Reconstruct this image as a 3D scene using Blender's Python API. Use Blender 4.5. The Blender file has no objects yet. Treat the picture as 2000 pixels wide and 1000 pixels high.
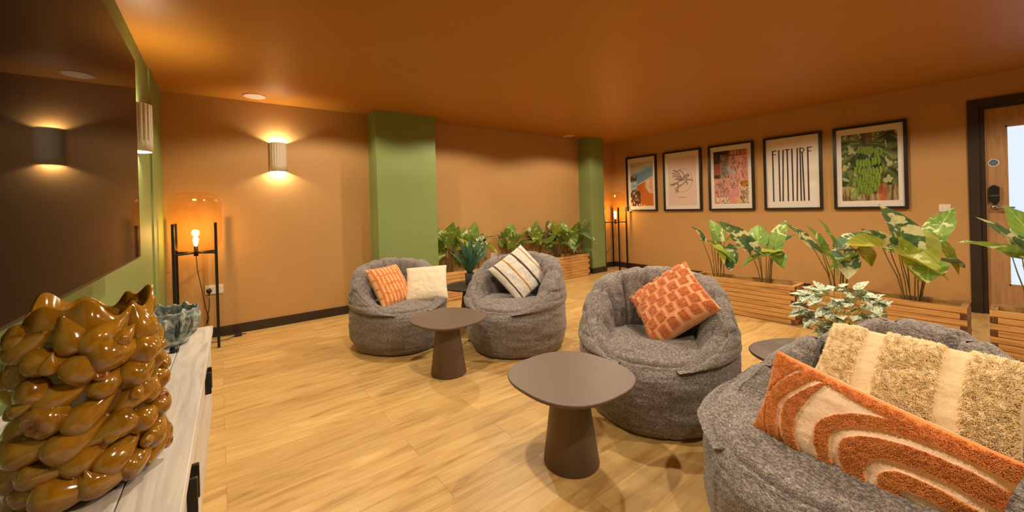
import bpy, bmesh, math, random
from mathutils import Vector, Matrix, noise
random.seed(7)
PI = math.pi
scene = bpy.context.scene
col = scene.collection

# ------------------------------------------------------------------ camera
CAMH = 1.212
yaw, pitch, roll = math.radians(36.25), math.radians(-.13), math.radians(-1.64)
cy, sn = math.cos(yaw), math.sin(yaw)
fw = Vector((sn, cy, 0)); rt = Vector((cy, -sn, 0)); up = Vector((0, 0, 1))
f2 = fw*math.cos(pitch) + up*math.sin(pitch); u2 = up*math.cos(pitch) - fw*math.sin(pitch)
r3 = rt*math.cos(roll) + u2*math.sin(roll); u3 = -rt*math.sin(roll) + u2*math.cos(roll)
cd = bpy.data.cameras.new('camera'); cam = bpy.data.objects.new('camera', cd); col.objects.link(cam)
cam.matrix_world = Matrix(((r3.x, u3.x, -f2.x, 0), (r3.y, u3.y, -f2.y, 0), (r3.z, u3.z, -f2.z, CAMH), (0, 0, 0, 1)))
cd.sensor_width = 36; cd.lens = 36*756.8/2000
cd.shift_x = 18.7/2000; cd.shift_y = -93.6/2000
cd.clip_start = .02
scene.camera = cam

# ------------------------------------------------------------------ world, exposure
w = bpy.data.worlds.new('world'); scene.world = w; w.use_nodes = True
w.node_tree.nodes['Background'].inputs[0].default_value = (.5, .35, .2, 1)
w.node_tree.nodes['Background'].inputs[1].default_value = .02
vs = scene.view_settings
vs.view_transform = 'Standard'; vs.look = 'None'; vs.gamma = 1; vs.exposure = 0.0
vs.use_curve_mapping = False
scene.cycles.use_denoising = True
scene.cycles.max_bounces = 10; scene.cycles.diffuse_bounces = 6
scene.cycles.sample_clamp_indirect = 6
scene.cycles.caustics_reflective = False; scene.cycles.caustics_refractive = False

# room
XL, XR, YB, YF, CE = -.426, 6.215, 4.829, -2.6, 2.4
WARM = (1, .85, .61)

def lamp(name, kind, loc, power, color=WARM, **kw):
    ld = bpy.data.lights.new(name, kind); ld.energy = power; ld.color = color
    for k, v in kw.items(): setattr(ld, k, v)
    o = bpy.data.objects.new(name, ld); o.location = loc; col.objects.link(o)
    o['kind'] = 'helper'
    return o
# recessed ceiling downlights (wide spots just under the ceiling, aimed straight down)
DOWN = [(.85, 3.75, 78), (2.65, 3.6, 88), (4.55, 3.6, 88),
        (.75, 1.65, 95), (2.7, 1.6, 95), (4.65, 1.6, 90),
        (.95, -.35, 90), (2.7, -.4, 90), (4.65, -.4, 85)]
for x, y, p in DOWN:
    lamp('ceiling_downlight', 'SPOT', (x, y, CE-.012), p*1.10, spot_size=math.radians(153), spot_blend=.26, shadow_soft_size=.035)

# ------------------------------------------------------------------ helpers
def link(name, me, parent=None, loc=None):
    o = bpy.data.objects.new(name, me); col.objects.link(o)
    if parent is not None: o.parent = parent
    if loc is not None: o.location = loc
    return o
def tag(o, label=None, cat=None, group=None, kind=None):
    if label: o['label'] = label
    if cat: o['category'] = cat
    if group: o['group'] = group
    if kind: o['kind'] = kind
    return o
def empty(name, loc=(0, 0, 0), rz=0, label=None, cat=None, group=None):
    o = link(name, None, None, loc); o.rotation_euler = (0, 0, rz); o.empty_display_size = .1
    return tag(o, label, cat, group)

class MB:
    def __init__(s): s.v = []; s.f = []; s.m = []; s.uv = []; s.sm = []
    def add(s, vs, fs, mi=0, uv=None, smooth=False, mat=None):
        b = len(s.v)
        if mat is not None: vs = [mat @ Vector(p) for p in vs]
        s.v += [tuple(p) for p in vs]
        s.uv += uv if uv else [(0, 0)]*len(vs)
        for f in fs: s.f.append(tuple(b+i for i in f)); s.m.append(mi); s.sm.append(smooth)
        return s
    def box(s, x0, x1, y0, y1, z0, z1, mi=0, mat=None, ends=None):
        v = [(x, y, z) for x in (x0, x1) for y in (y0, y1) for z in (z0, z1)]
        fs = [(0, 1, 3, 2), (4, 6, 7, 5), (0, 4, 5, 1), (2, 3, 7, 6), (0, 2, 6, 4), (1, 5, 7, 3)]
        b = len(s.v)
        s.add(v, fs, mi, mat=mat)
        if ends == 'y': s.m[-4] = s.m[-3] = 1
        if ends == 'x': s.m[-6] = s.m[-5] = 1
        return s
    def tube(s, pts, r, n=8, mi=0, caps=True):
        pts = [Vector(p) for p in pts]
        rr = r if isinstance(r, (list, tuple)) else [r]*len(pts)
        vs = []; prev = None
        for i, p in enumerate(pts):
            d = (pts[min(i+1, len(pts)-1)]-pts[max(i-1, 0)]).normalized()
            a = prev if prev is not None else (Vector((0, 0, 1)) if abs(d.z) < .9 else Vector((1, 0, 0)))
            a = (a - d*a.dot(d))
            if a.length < 1e-5: a = d.orthogonal()
            a.normalize(); prev = a; b = d.cross(a)
            for k in range(n):
                t = 2*PI*k/n; vs.append(p + (a*math.cos(t)+b*math.sin(t))*rr[i])
        fs = []
        for i in range(len(pts)-1):
            for k in range(n):
                k2 = (k+1) % n; fs.append((i*n+k, i*n+k2, (i+1)*n+k2, (i+1)*n+k))
        if caps: fs.append(tuple(range(n-1, -1, -1))); fs.append(tuple((len(pts)-1)*n+k for k in range(n)))
        return s.add(vs, fs, mi, smooth=True)
    def lathe(s, prof, n=48, mi=0, cx=0, cy=0, fr=None, smooth=True):
        vs = []; fs = []; uv = []
        for i, (r, z) in enumerate(prof):
            for k in range(n):
                t = 2*PI*k/n; q = r if fr is None else fr(r, z, t, i)
                vs.append((cx+q*math.cos(t), cy+q*math.sin(t), z)); uv.append((k/n, i/(len(prof)-1)))
        for i in range(len(prof)-1):
            for k in range(n):
                k2 = (k+1) % n; fs.append((i*n+k, i*n+k2, (i+1)*n+k2, (i+1)*n+k))
        if prof[0][0] > 1e-6: fs.append(tuple(range(n-1, -1, -1)))
        if prof[-1][0] > 1e-6: fs.append(tuple((len(prof)-1)*n+k for k in range(n)))
        return s.add(vs, fs, mi, uv=uv, smooth=smooth)
    def grid(s, fn, nu, nv, mi=0, smooth=True, closeu=False):
        vs = []; uv = []; fs = []
        for i in range(nu):
            for j in range(nv):
                u = i/(nu if closeu else nu-1); v = j/(nv-1)
                vs.append(fn(u, v)); uv.append((u, v))
        for i in range(nu if closeu else nu-1):
            i2 = (i+1) % nu
            for j in range(nv-1): fs.append((i*nv+j, i2*nv+j, i2*nv+j+1, i*nv+j+1))
        return s.add(vs, fs, mi, uv=uv, smooth=smooth)
    def mesh(s, name, mats):
        me = bpy.data.meshes.new(name); me.from_pydata(s.v, [], s.f)
        for m in (mats if isinstance(mats, (list, tuple)) else [mats]): me.materials.append(m)
        me.polygons.foreach_set('material_index', s.m); me.polygons.foreach_set('use_smooth', s.sm)
        ul = me.uv_layers.new(name='UVMap')
        li = [0]*len(me.loops); me.loops.foreach_get('vertex_index', li)
        flat = []
        for i in li: flat += s.uv[i]
        ul.data.foreach_set('uv', flat)
        me.update(); return me
    def obj(s, name, mats, parent=None, loc=None, bevel=0, fix=False):
        me = s.mesh(name, mats)
        if fix:
            bm = bmesh.new(); bm.from_mesh(me); bmesh.ops.recalc_face_normals(bm, faces=bm.faces); bm.to_mesh(me); bm.free()
        o = link(name, me, parent, loc)
        if bevel:
            md = o.modifiers.new('bevel', 'BEVEL'); md.width = bevel; md.segments = 2; md.limit_method = 'ANGLE'
        return o

# ------------------------------------------------------------------ materials
class N:
    def __init__(s, name):
        s.m = bpy.data.materials.new(name); s.m.use_nodes = True; s.t = s.m.node_tree; s.n = s.t.nodes; s.l = s.t.links
        s.b = s.n['Principled BSDF']
        s.coord = None
    def new(s, t, **kw):
        n = s.n.new(t)
        for k, v in kw.items():
            if k in ('op', 'bt'): n.operation = v if k == 'op' else n.operation
            elif hasattr(n, k): setattr(n, k, v)
        return n
    def tc(s, out='Object', scale=(1, 1, 1), rot=(0, 0, 0)):
        c = s.new('ShaderNodeTexCoord'); m = s.new('ShaderNodeMapping')
        m.inputs['Scale'].default_value = scale; m.inputs['Rotation'].default_value = rot
        s.l.new(c.outputs[out], m.inputs['Vector']); return m.outputs[0]
    def noise(s, vec, scale, detail=4, rough=.5, dist=0):
        n = s.new('ShaderNodeTexNoise'); n.inputs['Scale'].default_value = scale; n.inputs['Detail'].default_value = detail
        n.inputs['Roughness'].default_value = rough; n.inputs['Distortion'].default_value = dist
        if vec is not None: s.l.new(vec, n.inputs['Vector'])
        return n.outputs['Fac']
    def ramp(s, fac, stops, interp='LINEAR'):
        r = s.new('ShaderNodeValToRGB'); r.color_ramp.interpolation = interp
        el = r.color_ramp.elements
        while len(el) > 1: el.remove(el[-1])
        el[0].position = stops[0][0]; el[0].color = (*stops[0][1], 1)
        for p, c in stops[1:]:
            e = el.new(p); e.color = (*c, 1)
        s.l.new(fac, r.inputs[0]); return r.outputs[0]
    def mix(s, fac, a, b, bt='MIX'):
        m = s.new('ShaderNodeMixRGB'); m.blend_type = bt
        for i, x in ((0, fac), (1, a), (2, b)):
            if hasattr(x, 'links') or hasattr(x, 'is_linked'): s.l.new(x, m.inputs[i])
            elif isinstance(x, (int, float)): m.inputs[i].default_value = x if i == 0 else (x, x, x, 1)
            else: m.inputs[i].default_value = (*x, 1)
        return m.outputs[0]
    def math(s, op, a, b=0.0):
        m = s.new('ShaderNodeMath'); m.operation = op
        for i, x in enumerate((a, b)):
            if isinstance(x, (int, float)): m.inputs[i].default_value = x
            else: s.l.new(x, m.inputs[i])
        return m.outputs[0]
    def bump(s, h, strength=.3, dist=.002):
        b = s.new('ShaderNodeBump'); b.inputs['Strength'].default_value = strength; b.inputs['Distance'].default_value = dist
        s.l.new(h, b.inputs['Height']); s.l.new(b.outputs[0], s.b.inputs['Normal'])
    def set(s, color=None, rough=None, metal=None, spec=None, **kw):
        def put(k, v):
            i = s.b.inputs[k]
            if hasattr(v, 'is_linked'): s.l.new(v, i)
            elif isinstance(v, tuple): i.default_value = (*v, 1)
            else: i.default_value = v
        if color is not None: put('Base Color', color)
        if rough is not None: put('Roughness', rough)
        if metal is not None: put('Metallic', metal)
        if spec is not None: put('Specular IOR Level', spec)
        for k, v in kw.items(): put(k, v)
        return s.m

def simple(name, c, rough=.5, metal=0, spec=.5, var=.06, scale=8, bump=0, bscale=200, **kw):
    n = N(name); v = n.tc()
    f = n.noise(v, scale, 4)
    d = tuple(x*(1-var) for x in c); e = tuple(min(1, x*(1+var)) for x in c)
    if bump: n.bump(n.noise(v, bscale, 3), bump, .001)
    return n.set(n.ramp(f, [(.3, d), (.7, e)]), rough, metal, spec, **kw)

OCHRE = (.47, .265, .098)
M = {}
M['wall'] = simple('ochre_paint', OCHRE, .62, spec=.3, var=.025, scale=3, bump=.12, bscale=260)
M['ceil'] = simple('ochre_ceiling_paint', (.40, .172, .024), .45, spec=.3, var=.02, scale=2, bump=.05, bscale=200)
M['green'] = simple('sage_green_paint', (.215, .275, .095), .6, spec=.3, var=.025, scale=3, bump=.12, bscale=260)
M['skirt'] = simple('dark_brown_skirting', (.028, .016, .009), .4, var=.1)
M['black'] = simple('black_metal', (.012, .010, .009), .4, metal=.3, var=.1)
M['plastic_black'] = simple('black_plastic', (.01, .01, .011), .3)
M['plastic_white'] = simple('white_plastic', (.72, .66, .58), .35, var=.02)
M['table'] = simple('taupe_matt_table', (.135, .092, .070), .45, spec=.35, var=.04, scale=20)
M['table_painted_shade'] = simple('painted_shade_matt_table', (.055, .040, .033), .45, spec=.4, var=.04, scale=20)  # table colour darkened to paint in the shade between the back armchairs
M['frame'] = simple('dark_picture_frame', (.012, .008, .007), .35, var=.15)
M['mat'] = simple('white_picture_mount', (.80, .74, .68), .6, var=.01)
M['chrome'] = simple('brushed_steel', (.45, .42, .38), .3, metal=1, var=.05)
M['soil'] = simple('dark_soil', (.03, .018, .010), .9, var=.4, scale=60, bump=.6, bscale=60)
M['speaker'] = simple('speaker_grille', (.50, .38, .30), .6, var=.05, scale=100)
M['spkring'] = simple('speaker_ring', (.62, .48, .40), .5)

def m_floor():
    n = N('oak_vinyl_planks')
    # planks run along X, 1.22 m x 0.18 m
    v = n.tc('Object')
    br = n.new('ShaderNodeTexBrick'); n.l.new(v, br.inputs['Vector'])
    br.inputs['Scale'].default_value = 1; br.inputs['Brick Width'].default_value = 1.22; br.inputs['Row Height'].default_value = .18
    br.inputs['Mortar Size'].default_value = .0012; br.inputs['Mortar Smooth'].default_value = .3; br.inputs['Bias'].default_value = 0
    br.offset = .37; br.offset_frequency = 2
    br.inputs['Color1'].default_value = (0, 0, 0, 1); br.inputs['Color2'].default_value = (1, 1, 1, 1); br.inputs['Mortar'].default_value = (.5, .5, .5, 1)
    sep = n.new('ShaderNodeSeparateColor'); n.l.new(br.outputs['Color'], sep.inputs[0])
    # offset the grain per plank
    off = n.new('ShaderNodeVectorMath'); off.operation = 'MULTIPLY_ADD'
    n.l.new(br.outputs['Color'], off.inputs[0]); off.inputs[1].default_value = (7.3, 3.1, 0); n.l.new(v, off.inputs[2])
    mp = n.new('ShaderNodeMapping'); mp.inputs['Scale'].default_value = (1.1, 9, 1); n.l.new(off.outputs[0], mp.inputs['Vector'])
    g1 = n.noise(mp.outputs[0], 1.6, 6, .6, 1.2)
    mp2 = n.new('ShaderNodeMapping'); mp2.inputs['Scale'].default_value = (2.5, 60, 1); n.l.new(off.outputs[0], mp2.inputs['Vector'])
    g2 = n.noise(mp2.outputs[0], 3, 5, .6, .3)
    base = n.ramp(g1, [(.24, (.36, .185, .052)), (.44, (.60, .375, .135)), (.62, (.70, .465, .185)), (.8, (.78, .55, .235))])
    tone = n.ramp(sep.outputs[0], [(0, (.86, .84, .82)), (1, (1.06, 1.06, 1.06))])
    c = n.mix(1.0, base, tone, 'MULTIPLY')
    fine = n.ramp(g2, [(.3, (.82, .80, .76)), (.6, (1.03, 1.03, 1.03))])
    c = n.mix(.7, c, fine, 'MULTIPLY')
    c = n.mix(n.math('MULTIPLY', br.outputs['Fac'], .55), c, (.12, .06, .02))
    n.bump(n.math('ADD', n.math('MULTIPLY', g2, .3), n.math('MULTIPLY', br.outputs['Fac'], -1)), .12, .001)
    r = n.ramp(g2, [(.3, (.42, .42, .42)), (.7, (.34, .34, .34))])
    return n.set(c, r, spec=.42)
M['floor'] = m_floor()

def m_wood(name, a, b, c3, rough=.5, axis='y', fine=1.0):
    n = N(name)
    sc = {'y': (14, 1.2, 14), 'x': (1.2, 14, 14), 'z': (14, 14, 1.2)}[axis]
    v = n.tc('Object', sc); oi = n.new('ShaderNodeObjectInfo')
    add = n.new('ShaderNodeVectorMath'); add.operation = 'ADD'; n.l.new(v, add.inputs[0])
    mul = n.math('MULTIPLY', oi.outputs['Random'], 31.0); n.l.new(mul, add.inputs[1])
    g = n.noise(add.outputs[0], 1.2*fine, 6, .62, 1.6)
    c = n.ramp(g, [(.3, a), (.5, b), (.72, c3)])
    n.bump(g, .25, .002)
    return n.set(c, rough, spec=.35)
M['plank_y'] = m_wood('planter_pine_along_y', (.34, .160, .048), (.56, .295, .095), (.68, .39, .14), .5, 'y')
M['plank_x'] = m_wood('planter_pine_along_x', (.34, .160, .048), (.56, .295, .095), (.68, .39, .14), .5, 'x')
M['endgrain'] = m_wood('planter_end_grain', (.07, .028, .010), (.12, .05, .018), (.16, .07, .025), .7, 'z', 3)
M['door'] = m_wood('oak_door_veneer', (.33, .175, .075), (.42, .235, .105), (.48, .28, .13), .45, 'z', 2)
M['cab'] = m_wood('whitewashed_wood', (.40, .35, .30), (.56, .51, .46), (.66, .61, .56), .5, 'y', 1.5)

def m_fabric():
    n = N('charcoal_tweed_fabric')
    v = n.tc('Object')
    st = n.tc('Object', (1, 1, .22)); st2 = n.tc('Object', (.3, .3, 1.6))
    a = n.noise(st, 420, 2, .6); b = n.noise(st2, 300, 2, .6); big = n.noise(v, 9, 4)
    t = n.math('ADD', n.math('MULTIPLY', a, .5), n.math('MULTIPLY', b, .5))
    c = n.ramp(t, [(.40, (.075, .060, .058)), (.5, (.175, .148, .142)), (.60, (.38, .335, .315))])
    c = n.mix(.5, c, n.ramp(big, [(.3, (.80, .80, .80)), (.7, (1.1, 1.1, 1.1))]), 'MULTIPLY')
    n.bump(t, .4, .0012)
    return n.set(c, .92, spec=.15, **{'Sheen Weight': .25, 'Sheen Roughness': .5})
M['fabric'] = m_fabric()

def m_glaze(name, dark, mid, light):
    n = N(name); v = n.tc('Object'); f = n.noise(v, 2.6, 3, .5, .4)
    c = n.ramp(f, [(.25, dark), (.5, mid), (.78, light)])
    n.bump(n.noise(v, 6, 3), .05, .01)
    return n.set(c, .12, spec=.6, **{'Coat Weight': .8, 'Coat Roughness': .04})
M['glaze'] = m_glaze('amber_brown_glaze', (.15, .061, .003), (.28, .125, .007), (.41, .195, .012))
M['glaze_in'] = m_glaze('dark_amber_glaze', (.03, .009, .002), (.08, .028, .004), (.14, .05, .008))
M['calyx'] = m_glaze('reddish_cut_fig_glaze', (.11, .025, .008), (.30, .095, .030), (.55, .26, .10))

def m_bowl():
    n = N('grey_green_ceramic'); v = n.tc('Object')
    f = n.noise(v, 42, 6, .65, .8); f2 = n.noise(v, 110, 3)
    c = n.ramp(f, [(.36, (.07, .095, .09)), (.5, (.21, .26, .24)), (.64, (.54, .56, .49))])
    n.bump(n.math('ADD', f, n.math('MULTIPLY', f2, .3)), .6, .004)
    return n.set(c, .28, spec=.5)
M['bowl'] = m_bowl()

def m_sconce():
    n = N('beige_ceramic'); f = n.noise(n.tc(), 120, 3)
    n.bump(f, .1, .001)
    return n.set(n.ramp(f, [(.3, (.52, .43, .31)), (.7, (.60, .50, .37))]), .6, spec=.3)
M['sconce'] = m_sconce()

def m_tv():
    n = N('glossy_black_screen')
    return n.set((.005, .004, .004), .04, **{'IOR': 1.09})
M['tv'] = m_tv()

def m_glass(name, tint, ior=1.45, fmul=1.0):
    n = N(name); n.n.remove(n.b)
    tr = n.new('ShaderNodeBsdfTransparent'); tr.inputs[0].default_value = (*tint, 1)
    gl = n.new('ShaderNodeBsdfGlossy'); gl.inputs['Roughness'].default_value = .01; gl.inputs[0].default_value = (1, .9, .75, 1)
    fr = n.new('ShaderNodeLayerWeight'); fr.inputs[0].default_value = .5
    fz = n.math('ADD', .05, n.math('MULTIPLY', n.math('POWER', fr.outputs['Facing'], 3.5), .8))
    mx = n.new('ShaderNodeMixShader'); n.l.new(n.math('MULTIPLY', fz, fmul), mx.inputs[0])
    n.l.new(tr.outputs[0], mx.inputs[1]); n.l.new(gl.outputs[0], mx.inputs[2])
    n.l.new(mx.outputs[0], n.n['Material Output'].inputs[0]); return n.m
M['amber'] = m_glass('amber_lamp_glass', (.965, .89, .74), 1.5)
M['clear'] = m_glass('clear_picture_glass', (.97, .97, .97), 1.4, .7)

def m_emit(name, c, s):
    n = N(name); e = n.new('ShaderNodeEmission'); e.inputs[0].default_value = (*c, 1); e.inputs[1].default_value = s
    n.n.remove(n.b); n.l.new(e.outputs[0], n.n['Material Output'].inputs[0]); return n.m
M['bulb'] = m_emit('glowing_bulb', (1, .62, .22), 60)
M['bulb2'] = m_emit('glowing_sconce_bulb', (1, .84, .58), 40)
M['daylight'] = m_emit('lit_frosted_glass', (.80, .90, 1.0), 1.0)

def m_leaf(name, g1, g2, cream, thr, veins=16):
    n = N(name)
    uv = n.new('ShaderNodeUVMap'); sp = n.new('ShaderNodeSeparateXYZ'); n.l.new(uv.outputs[0], sp.inputs[0])
    # u across (0..1), v along
    ax = n.math('ABSOLUTE', n.math('SUBTRACT', sp.outputs[0], .5))
    ph = n.math('SUBTRACT', sp.outputs[1], n.math('MULTIPLY', ax, .7))
    vein = n.math('POWER', n.math('ABSOLUTE', n.math('SINE', n.math('MULTIPLY', ph, veins))), 9)
    vein = n.math('SUBTRACT', 1.0, n.math('POWER', n.math('ABSOLUTE', n.math('SINE', n.math('MULTIPLY', ph, veins))), .35))
    rib = n.math('LESS_THAN', ax, .018)
    v = n.tc('Object'); f = n.noise(v, 9, 3, .55, .9); f2 = n.noise(v, 5, 2)
    c = n.ramp(f2, [(.35, g1), (.65, g2)])
    patch = n.ramp(f, [(thr, (0, 0, 0)), (thr+.02, (1, 1, 1))])
    c = n.mix(patch, c, cream)
    c = n.mix(n.math('MULTIPLY', n.math('MAXIMUM', n.math('MULTIPLY', vein, .5), rib), .6), c, (min(1, g2[0]*2.2), min(1, g2[1]*1.9), g2[2]*1.6))
    tl = n.new('ShaderNodeBsdfTranslucent'); n.l.new(c, tl.inputs[0])
    n.set(c, .42, spec=.35); n.bump(vein, .25, .002)
    mx = n.new('ShaderNodeMixShader'); mx.inputs[0].default_value = .3
    n.l.new(n.b.outputs[0], mx.inputs[1]); n.l.new(tl.outputs[0], mx.inputs[2]); n.l.new(mx.outputs[0], n.n['Material Output'].inputs[0])
    return n.m
M['leaf_green'] = m_leaf('variegated_green_leaf', (.11, .22, .045), (.24, .38, .07), (.72, .74, .38), .60)
M['leaf_dark'] = m_leaf('variegated_dark_leaf', (.055, .13, .065), (.12, .22, .10), (.80, .80, .50), .54)
M['leaf_lime'] = m_leaf('yellow_green_leaf', (.30, .36, .04), (.44, .48, .07), (.70, .68, .26), .62)
M['agave'] = m_leaf('blue_green_agave_leaf', (.045, .125, .075), (.085, .18, .11), (.22, .32, .16), .78, 3)
M['stem'] = simple('brown_green_stem', (.17, .12, .035), .5, var=.3, scale=30)

def m_fitt():
    n = N('white_veined_leaf')
    v = n.tc('Object'); f = n.noise(v, 150, 4, .7, 1.0)
    uv = n.new('ShaderNodeUVMap'); sp = n.new('ShaderNodeSeparateXYZ'); n.l.new(uv.outputs[0], sp.inputs[0])
    ax = n.math('ABSOLUTE', n.math('SUBTRACT', sp.outputs[0], .5))
    c = n.ramp(f, [(.40, (.04, .11, .055)), (.49, (.38, .46, .32)), (.56, (.86, .88, .74))])
    c = n.mix(n.ramp(ax, [(.0, (.8, .8, .8)), (.12, (0, 0, 0))]), c, (.60, .66, .35))
    return n.set(c, .5, spec=.3)
M['fitt'] = m_fitt()

def m_attr(name, rough=.9, spec=.1, bumpscale=0, bstr=.3, sheen=0):
    n = N(name); a = n.new('ShaderNodeAttribute'); a.attribute_name = 'Col'
    c = a.outputs['Color']
    if bumpscale:
        f = n.noise(n.tc(), bumpscale, 3, .6); n.bump(f, bstr, .003)
        c = n.mix(.5, c, n.ramp(f, [(.3, (.75, .75, .75)), (.7, (1.15, 1.15, 1.15))]), 'MULTIPLY')
    return n.set(c, rough, spec=spec, **({'Sheen Weight': sheen} if sheen else {}))
M['print'] = m_attr('printed_paper', .6, .2)
M['textile'] = m_attr('cushion_textile', .95, .1, 260, .6, .2)
M['pile'] = m_attr('cushion_pile', .95, .08, 0, 0, .3)

def paint(me, fn):
    """per-vertex colour attribute from fn(index)"""
    a = me.color_attributes.new('Col', 'FLOAT_COLOR', 'POINT')
    flat = []
    for i in range(len(me.vertices)):
        c = fn(i); flat += [c[0], c[1], c[2], 1]
    a.data.foreach_set('color', flat)

# ------------------------------------------------------------------ room shell
def struct(name, mb, mat, bevel=0): return tag(mb.obj(name, mat, bevel=bevel), kind='structure')
struct('floor', MB().box(XL-.1, XR+.1, YF-.1, YB+.1, -.1, 0), M['floor'])
struct('ceiling', MB().box(XL-.1, XR+.1, YF-.1, YB+.1, CE, CE+.1), M['ceil'])
struct('wall_left', MB().box(XL-.1, XL, YF-.1, YB+.1, 0, CE), M['green'])
struct('wall_back', MB().box(XL, XR, YB, YB+.1, 0, CE), M['wall'])
struct('wall_front', MB().box(XL, XR, YF-.1, YF, 0, CE), M['wall'])
DY0, DY1, DZ = -.66, .30, 2.09          # door opening in the right wall
struct('wall_right', MB().box(XR, XR+.1, DY1, YB+.1, 0, CE).box(XR, XR+.1, YF-.1, DY0, 0, CE).box(XR, XR+.1, DY0, DY1, DZ, CE), M['wall'])
struct('trim_pilaster', MB().box(XL, XL+.012, 4.12, YB, .1, CE), M['green'])
C1 = (1.515, 2.285, 4.545); C2 = (5.27, 5.63, 4.56)
struct('wall_column', MB().box(C1[0], C1[1], C1[2], YB, 0, CE), M['green'], .002)
struct('wall_column', MB().box(C2[0], C2[1], C2[2], YB, 0, CE), M['green'], .002)
B = .014; BH = .095
bb = MB().box(XL, C1[0], YB-B, YB, 0, BH).box(C1[0]-B, C1[0], C1[2], YB-B, 0, BH).box(C1[0]-B, C1[1]+B, C1[2]-B, C1[2], 0, BH).box(C1[1], C1[1]+B, C1[2], YB-B, 0, BH)
bb.box(C1[1]+B, C2[0]-B, YB-B, YB, 0, BH).box(C2[0]-B, C2[0], C2[2], YB-B, 0, BH).box(C2[0]-B, C2[1]+B, C2[2]-B, C2[2], 0, BH).box(C2[1], C2[1]+B, C2[2], YB-B, 0, BH).box(C2[1]+B, XR, YB-B, YB, 0, BH)
struct('baseboard_back', bb, M['skirt'])
struct('baseboard_right', MB().box(XR-B, XR, DY1+.07, YB-B, 0, BH).box(XR-B, XR, YF, DY0-.07, 0, BH), M['skirt'])
struct('baseboard_left', MB().box(XL, XL+B, YF, YB-B, 0, BH), M['skirt'])
struct('baseboard_front', MB().box(XL+B, XR-B, YF, YF+B, 0, BH), M['skirt'])

# door in the right wall
dr = empty('door_1', (XR, (DY0+DY1)/2, 0)); dr['kind'] = 'structure'
def rel(o): return o
W2 = (DY1-DY0)/2
arch = MB().box(-.022, .0, W2-.0, W2+.075, 0, DZ+.07).box(-.022, .0, -W2-.075, -W2, 0, DZ+.07).box(-.022, .0, -W2, W2, DZ, DZ+.07)
arch.box(0, .09, W2-.03, W2, 0, DZ).box(0, .09, -W2, -W2+.03, 0, DZ).box(0, .09, -W2+.03, W2-.03, DZ-.03, DZ)
arch.obj('door_frame', M['skirt'], dr, bevel=.002)
L0, L1, G0, G1, GZ0, GZ1 = -W2+.033, W2-.033, -W2+.16, W2-.162, .30, 1.87
lf = MB().box(.03, .075, G1, L1, .005, DZ-.034).box(.03, .075, L0, G0, .005, DZ-.034).box(.03, .075, G0, G1, .005, GZ0).box(.03, .075, G0, G1, GZ1, DZ-.034)
lf.obj('door_leaf', M['door'], dr)
MB().box(.05, .056, G0, G1, GZ0, GZ1).obj('door_glass', M['daylight'], dr)
bd = MB()
for a, b, c, d in ((G0, G0+.012, GZ0, GZ1), (G1-.012, G1, GZ0, GZ1), (G0, G1, GZ0, GZ0+.012), (G0, G1, GZ1-.012, GZ1)): bd.box(.028, .05, a, b, c, d)
bd.obj('glazing_bead', M['door'], dr)
lk = MB()
def stadium(mb, x0, x1, yc, zc, ry, rz, n=24):
    ring = []
    for k in range(n):
        t = 2*PI*k/n; c, s_ = math.cos(t), math.sin(t)
        ring.append((yc+ry*c, zc+(rz-ry)*(1 if s_ > 0 else -1)+ry*s_))
    vs = [(x0, a, b) for a, b in ring]+[(x1, a, b) for a, b in ring]
    mb.add(vs, [tuple(range(n)), tuple(range(2*n-1, n-1, -1))]+[(k, n+k, n+(k+1) % n, (k+1) % n) for k in range(n)], smooth=False)
yl = L1-.052
stadium(lk, .0, .03, yl, 1.20, .034, .092); lock = lk.obj('keypad_lock', M['plastic_black'], dr, bevel=.004, fix=True)
MB().box(-.003, .001, yl-.03, yl+.03, 1.185, 1.19).obj('lock_trim', M['chrome'], lock)
hb = MB(); hb.tube([(.03, yl, 1.075), (-.025, yl, 1.075)], [.026, .018], 20); hb.tube([(-.02, yl, 1.075), (-.028, yl-.03, 1.072), (-.028, yl-.125, 1.068)], [.009, .009, .008], 10)
hb.obj('lever_handle', M['chrome'], dr)
n_ = N('blue_sign_face'); M['sign'] = n_.set((.02, .10, .22), .4)
sg = empty('fire_door_sign', (XR+.03, (DY0+DY1)/2+yl, 1.515), 0, 'small round blue and white sign stuck on the oak door above the keypad lock', 'sign')
def disc(mb, r, x0, x1, n=32):
    vs = [(x0, r*math.cos(2*PI*k/n), r*math.sin(2*PI*k/n)) for k in range(n)]+[(x1, r*math.cos(2*PI*k/n), r*math.sin(2*PI*k/n)) for k in range(n)]
    return mb.add(vs, [tuple(range(n)), tuple(range(2*n-1, n-1, -1))]+[(k, n+k, n+(k+1) % n, (k+1) % n) for k in range(n)])
disc(MB(), .036, -.0015, 0).obj('white_rim', M['plastic_white'], sg, fix=True); disc(MB(), .029, -.0022, -.0015).obj('blue_face', M['sign'], sg, fix=True)
def text(body, size, mat, parent, name, mw, extrude=.0, sx=1, sy=1, offset=0, align='CENTER'):
    cu = bpy.data.curves.new(name, 'FONT'); cu.body = body; cu.size = size; cu.align_x = align; cu.align_y = 'CENTER'; cu.extrude = extrude; cu.offset = offset
    t = bpy.data.objects.new(name, cu); col.objects.link(t)
    dg = bpy.context.evaluated_depsgraph_get(); me = bpy.data.meshes.new_from_object(t.evaluated_get(dg))
    bpy.data.objects.remove(t); me.materials.clear(); me.materials.append(mat)
    me.transform(Matrix.Diagonal((sx, sy, 1, 1)))
    o = link(name, me, parent); o.matrix_basis = mw; return o
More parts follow.
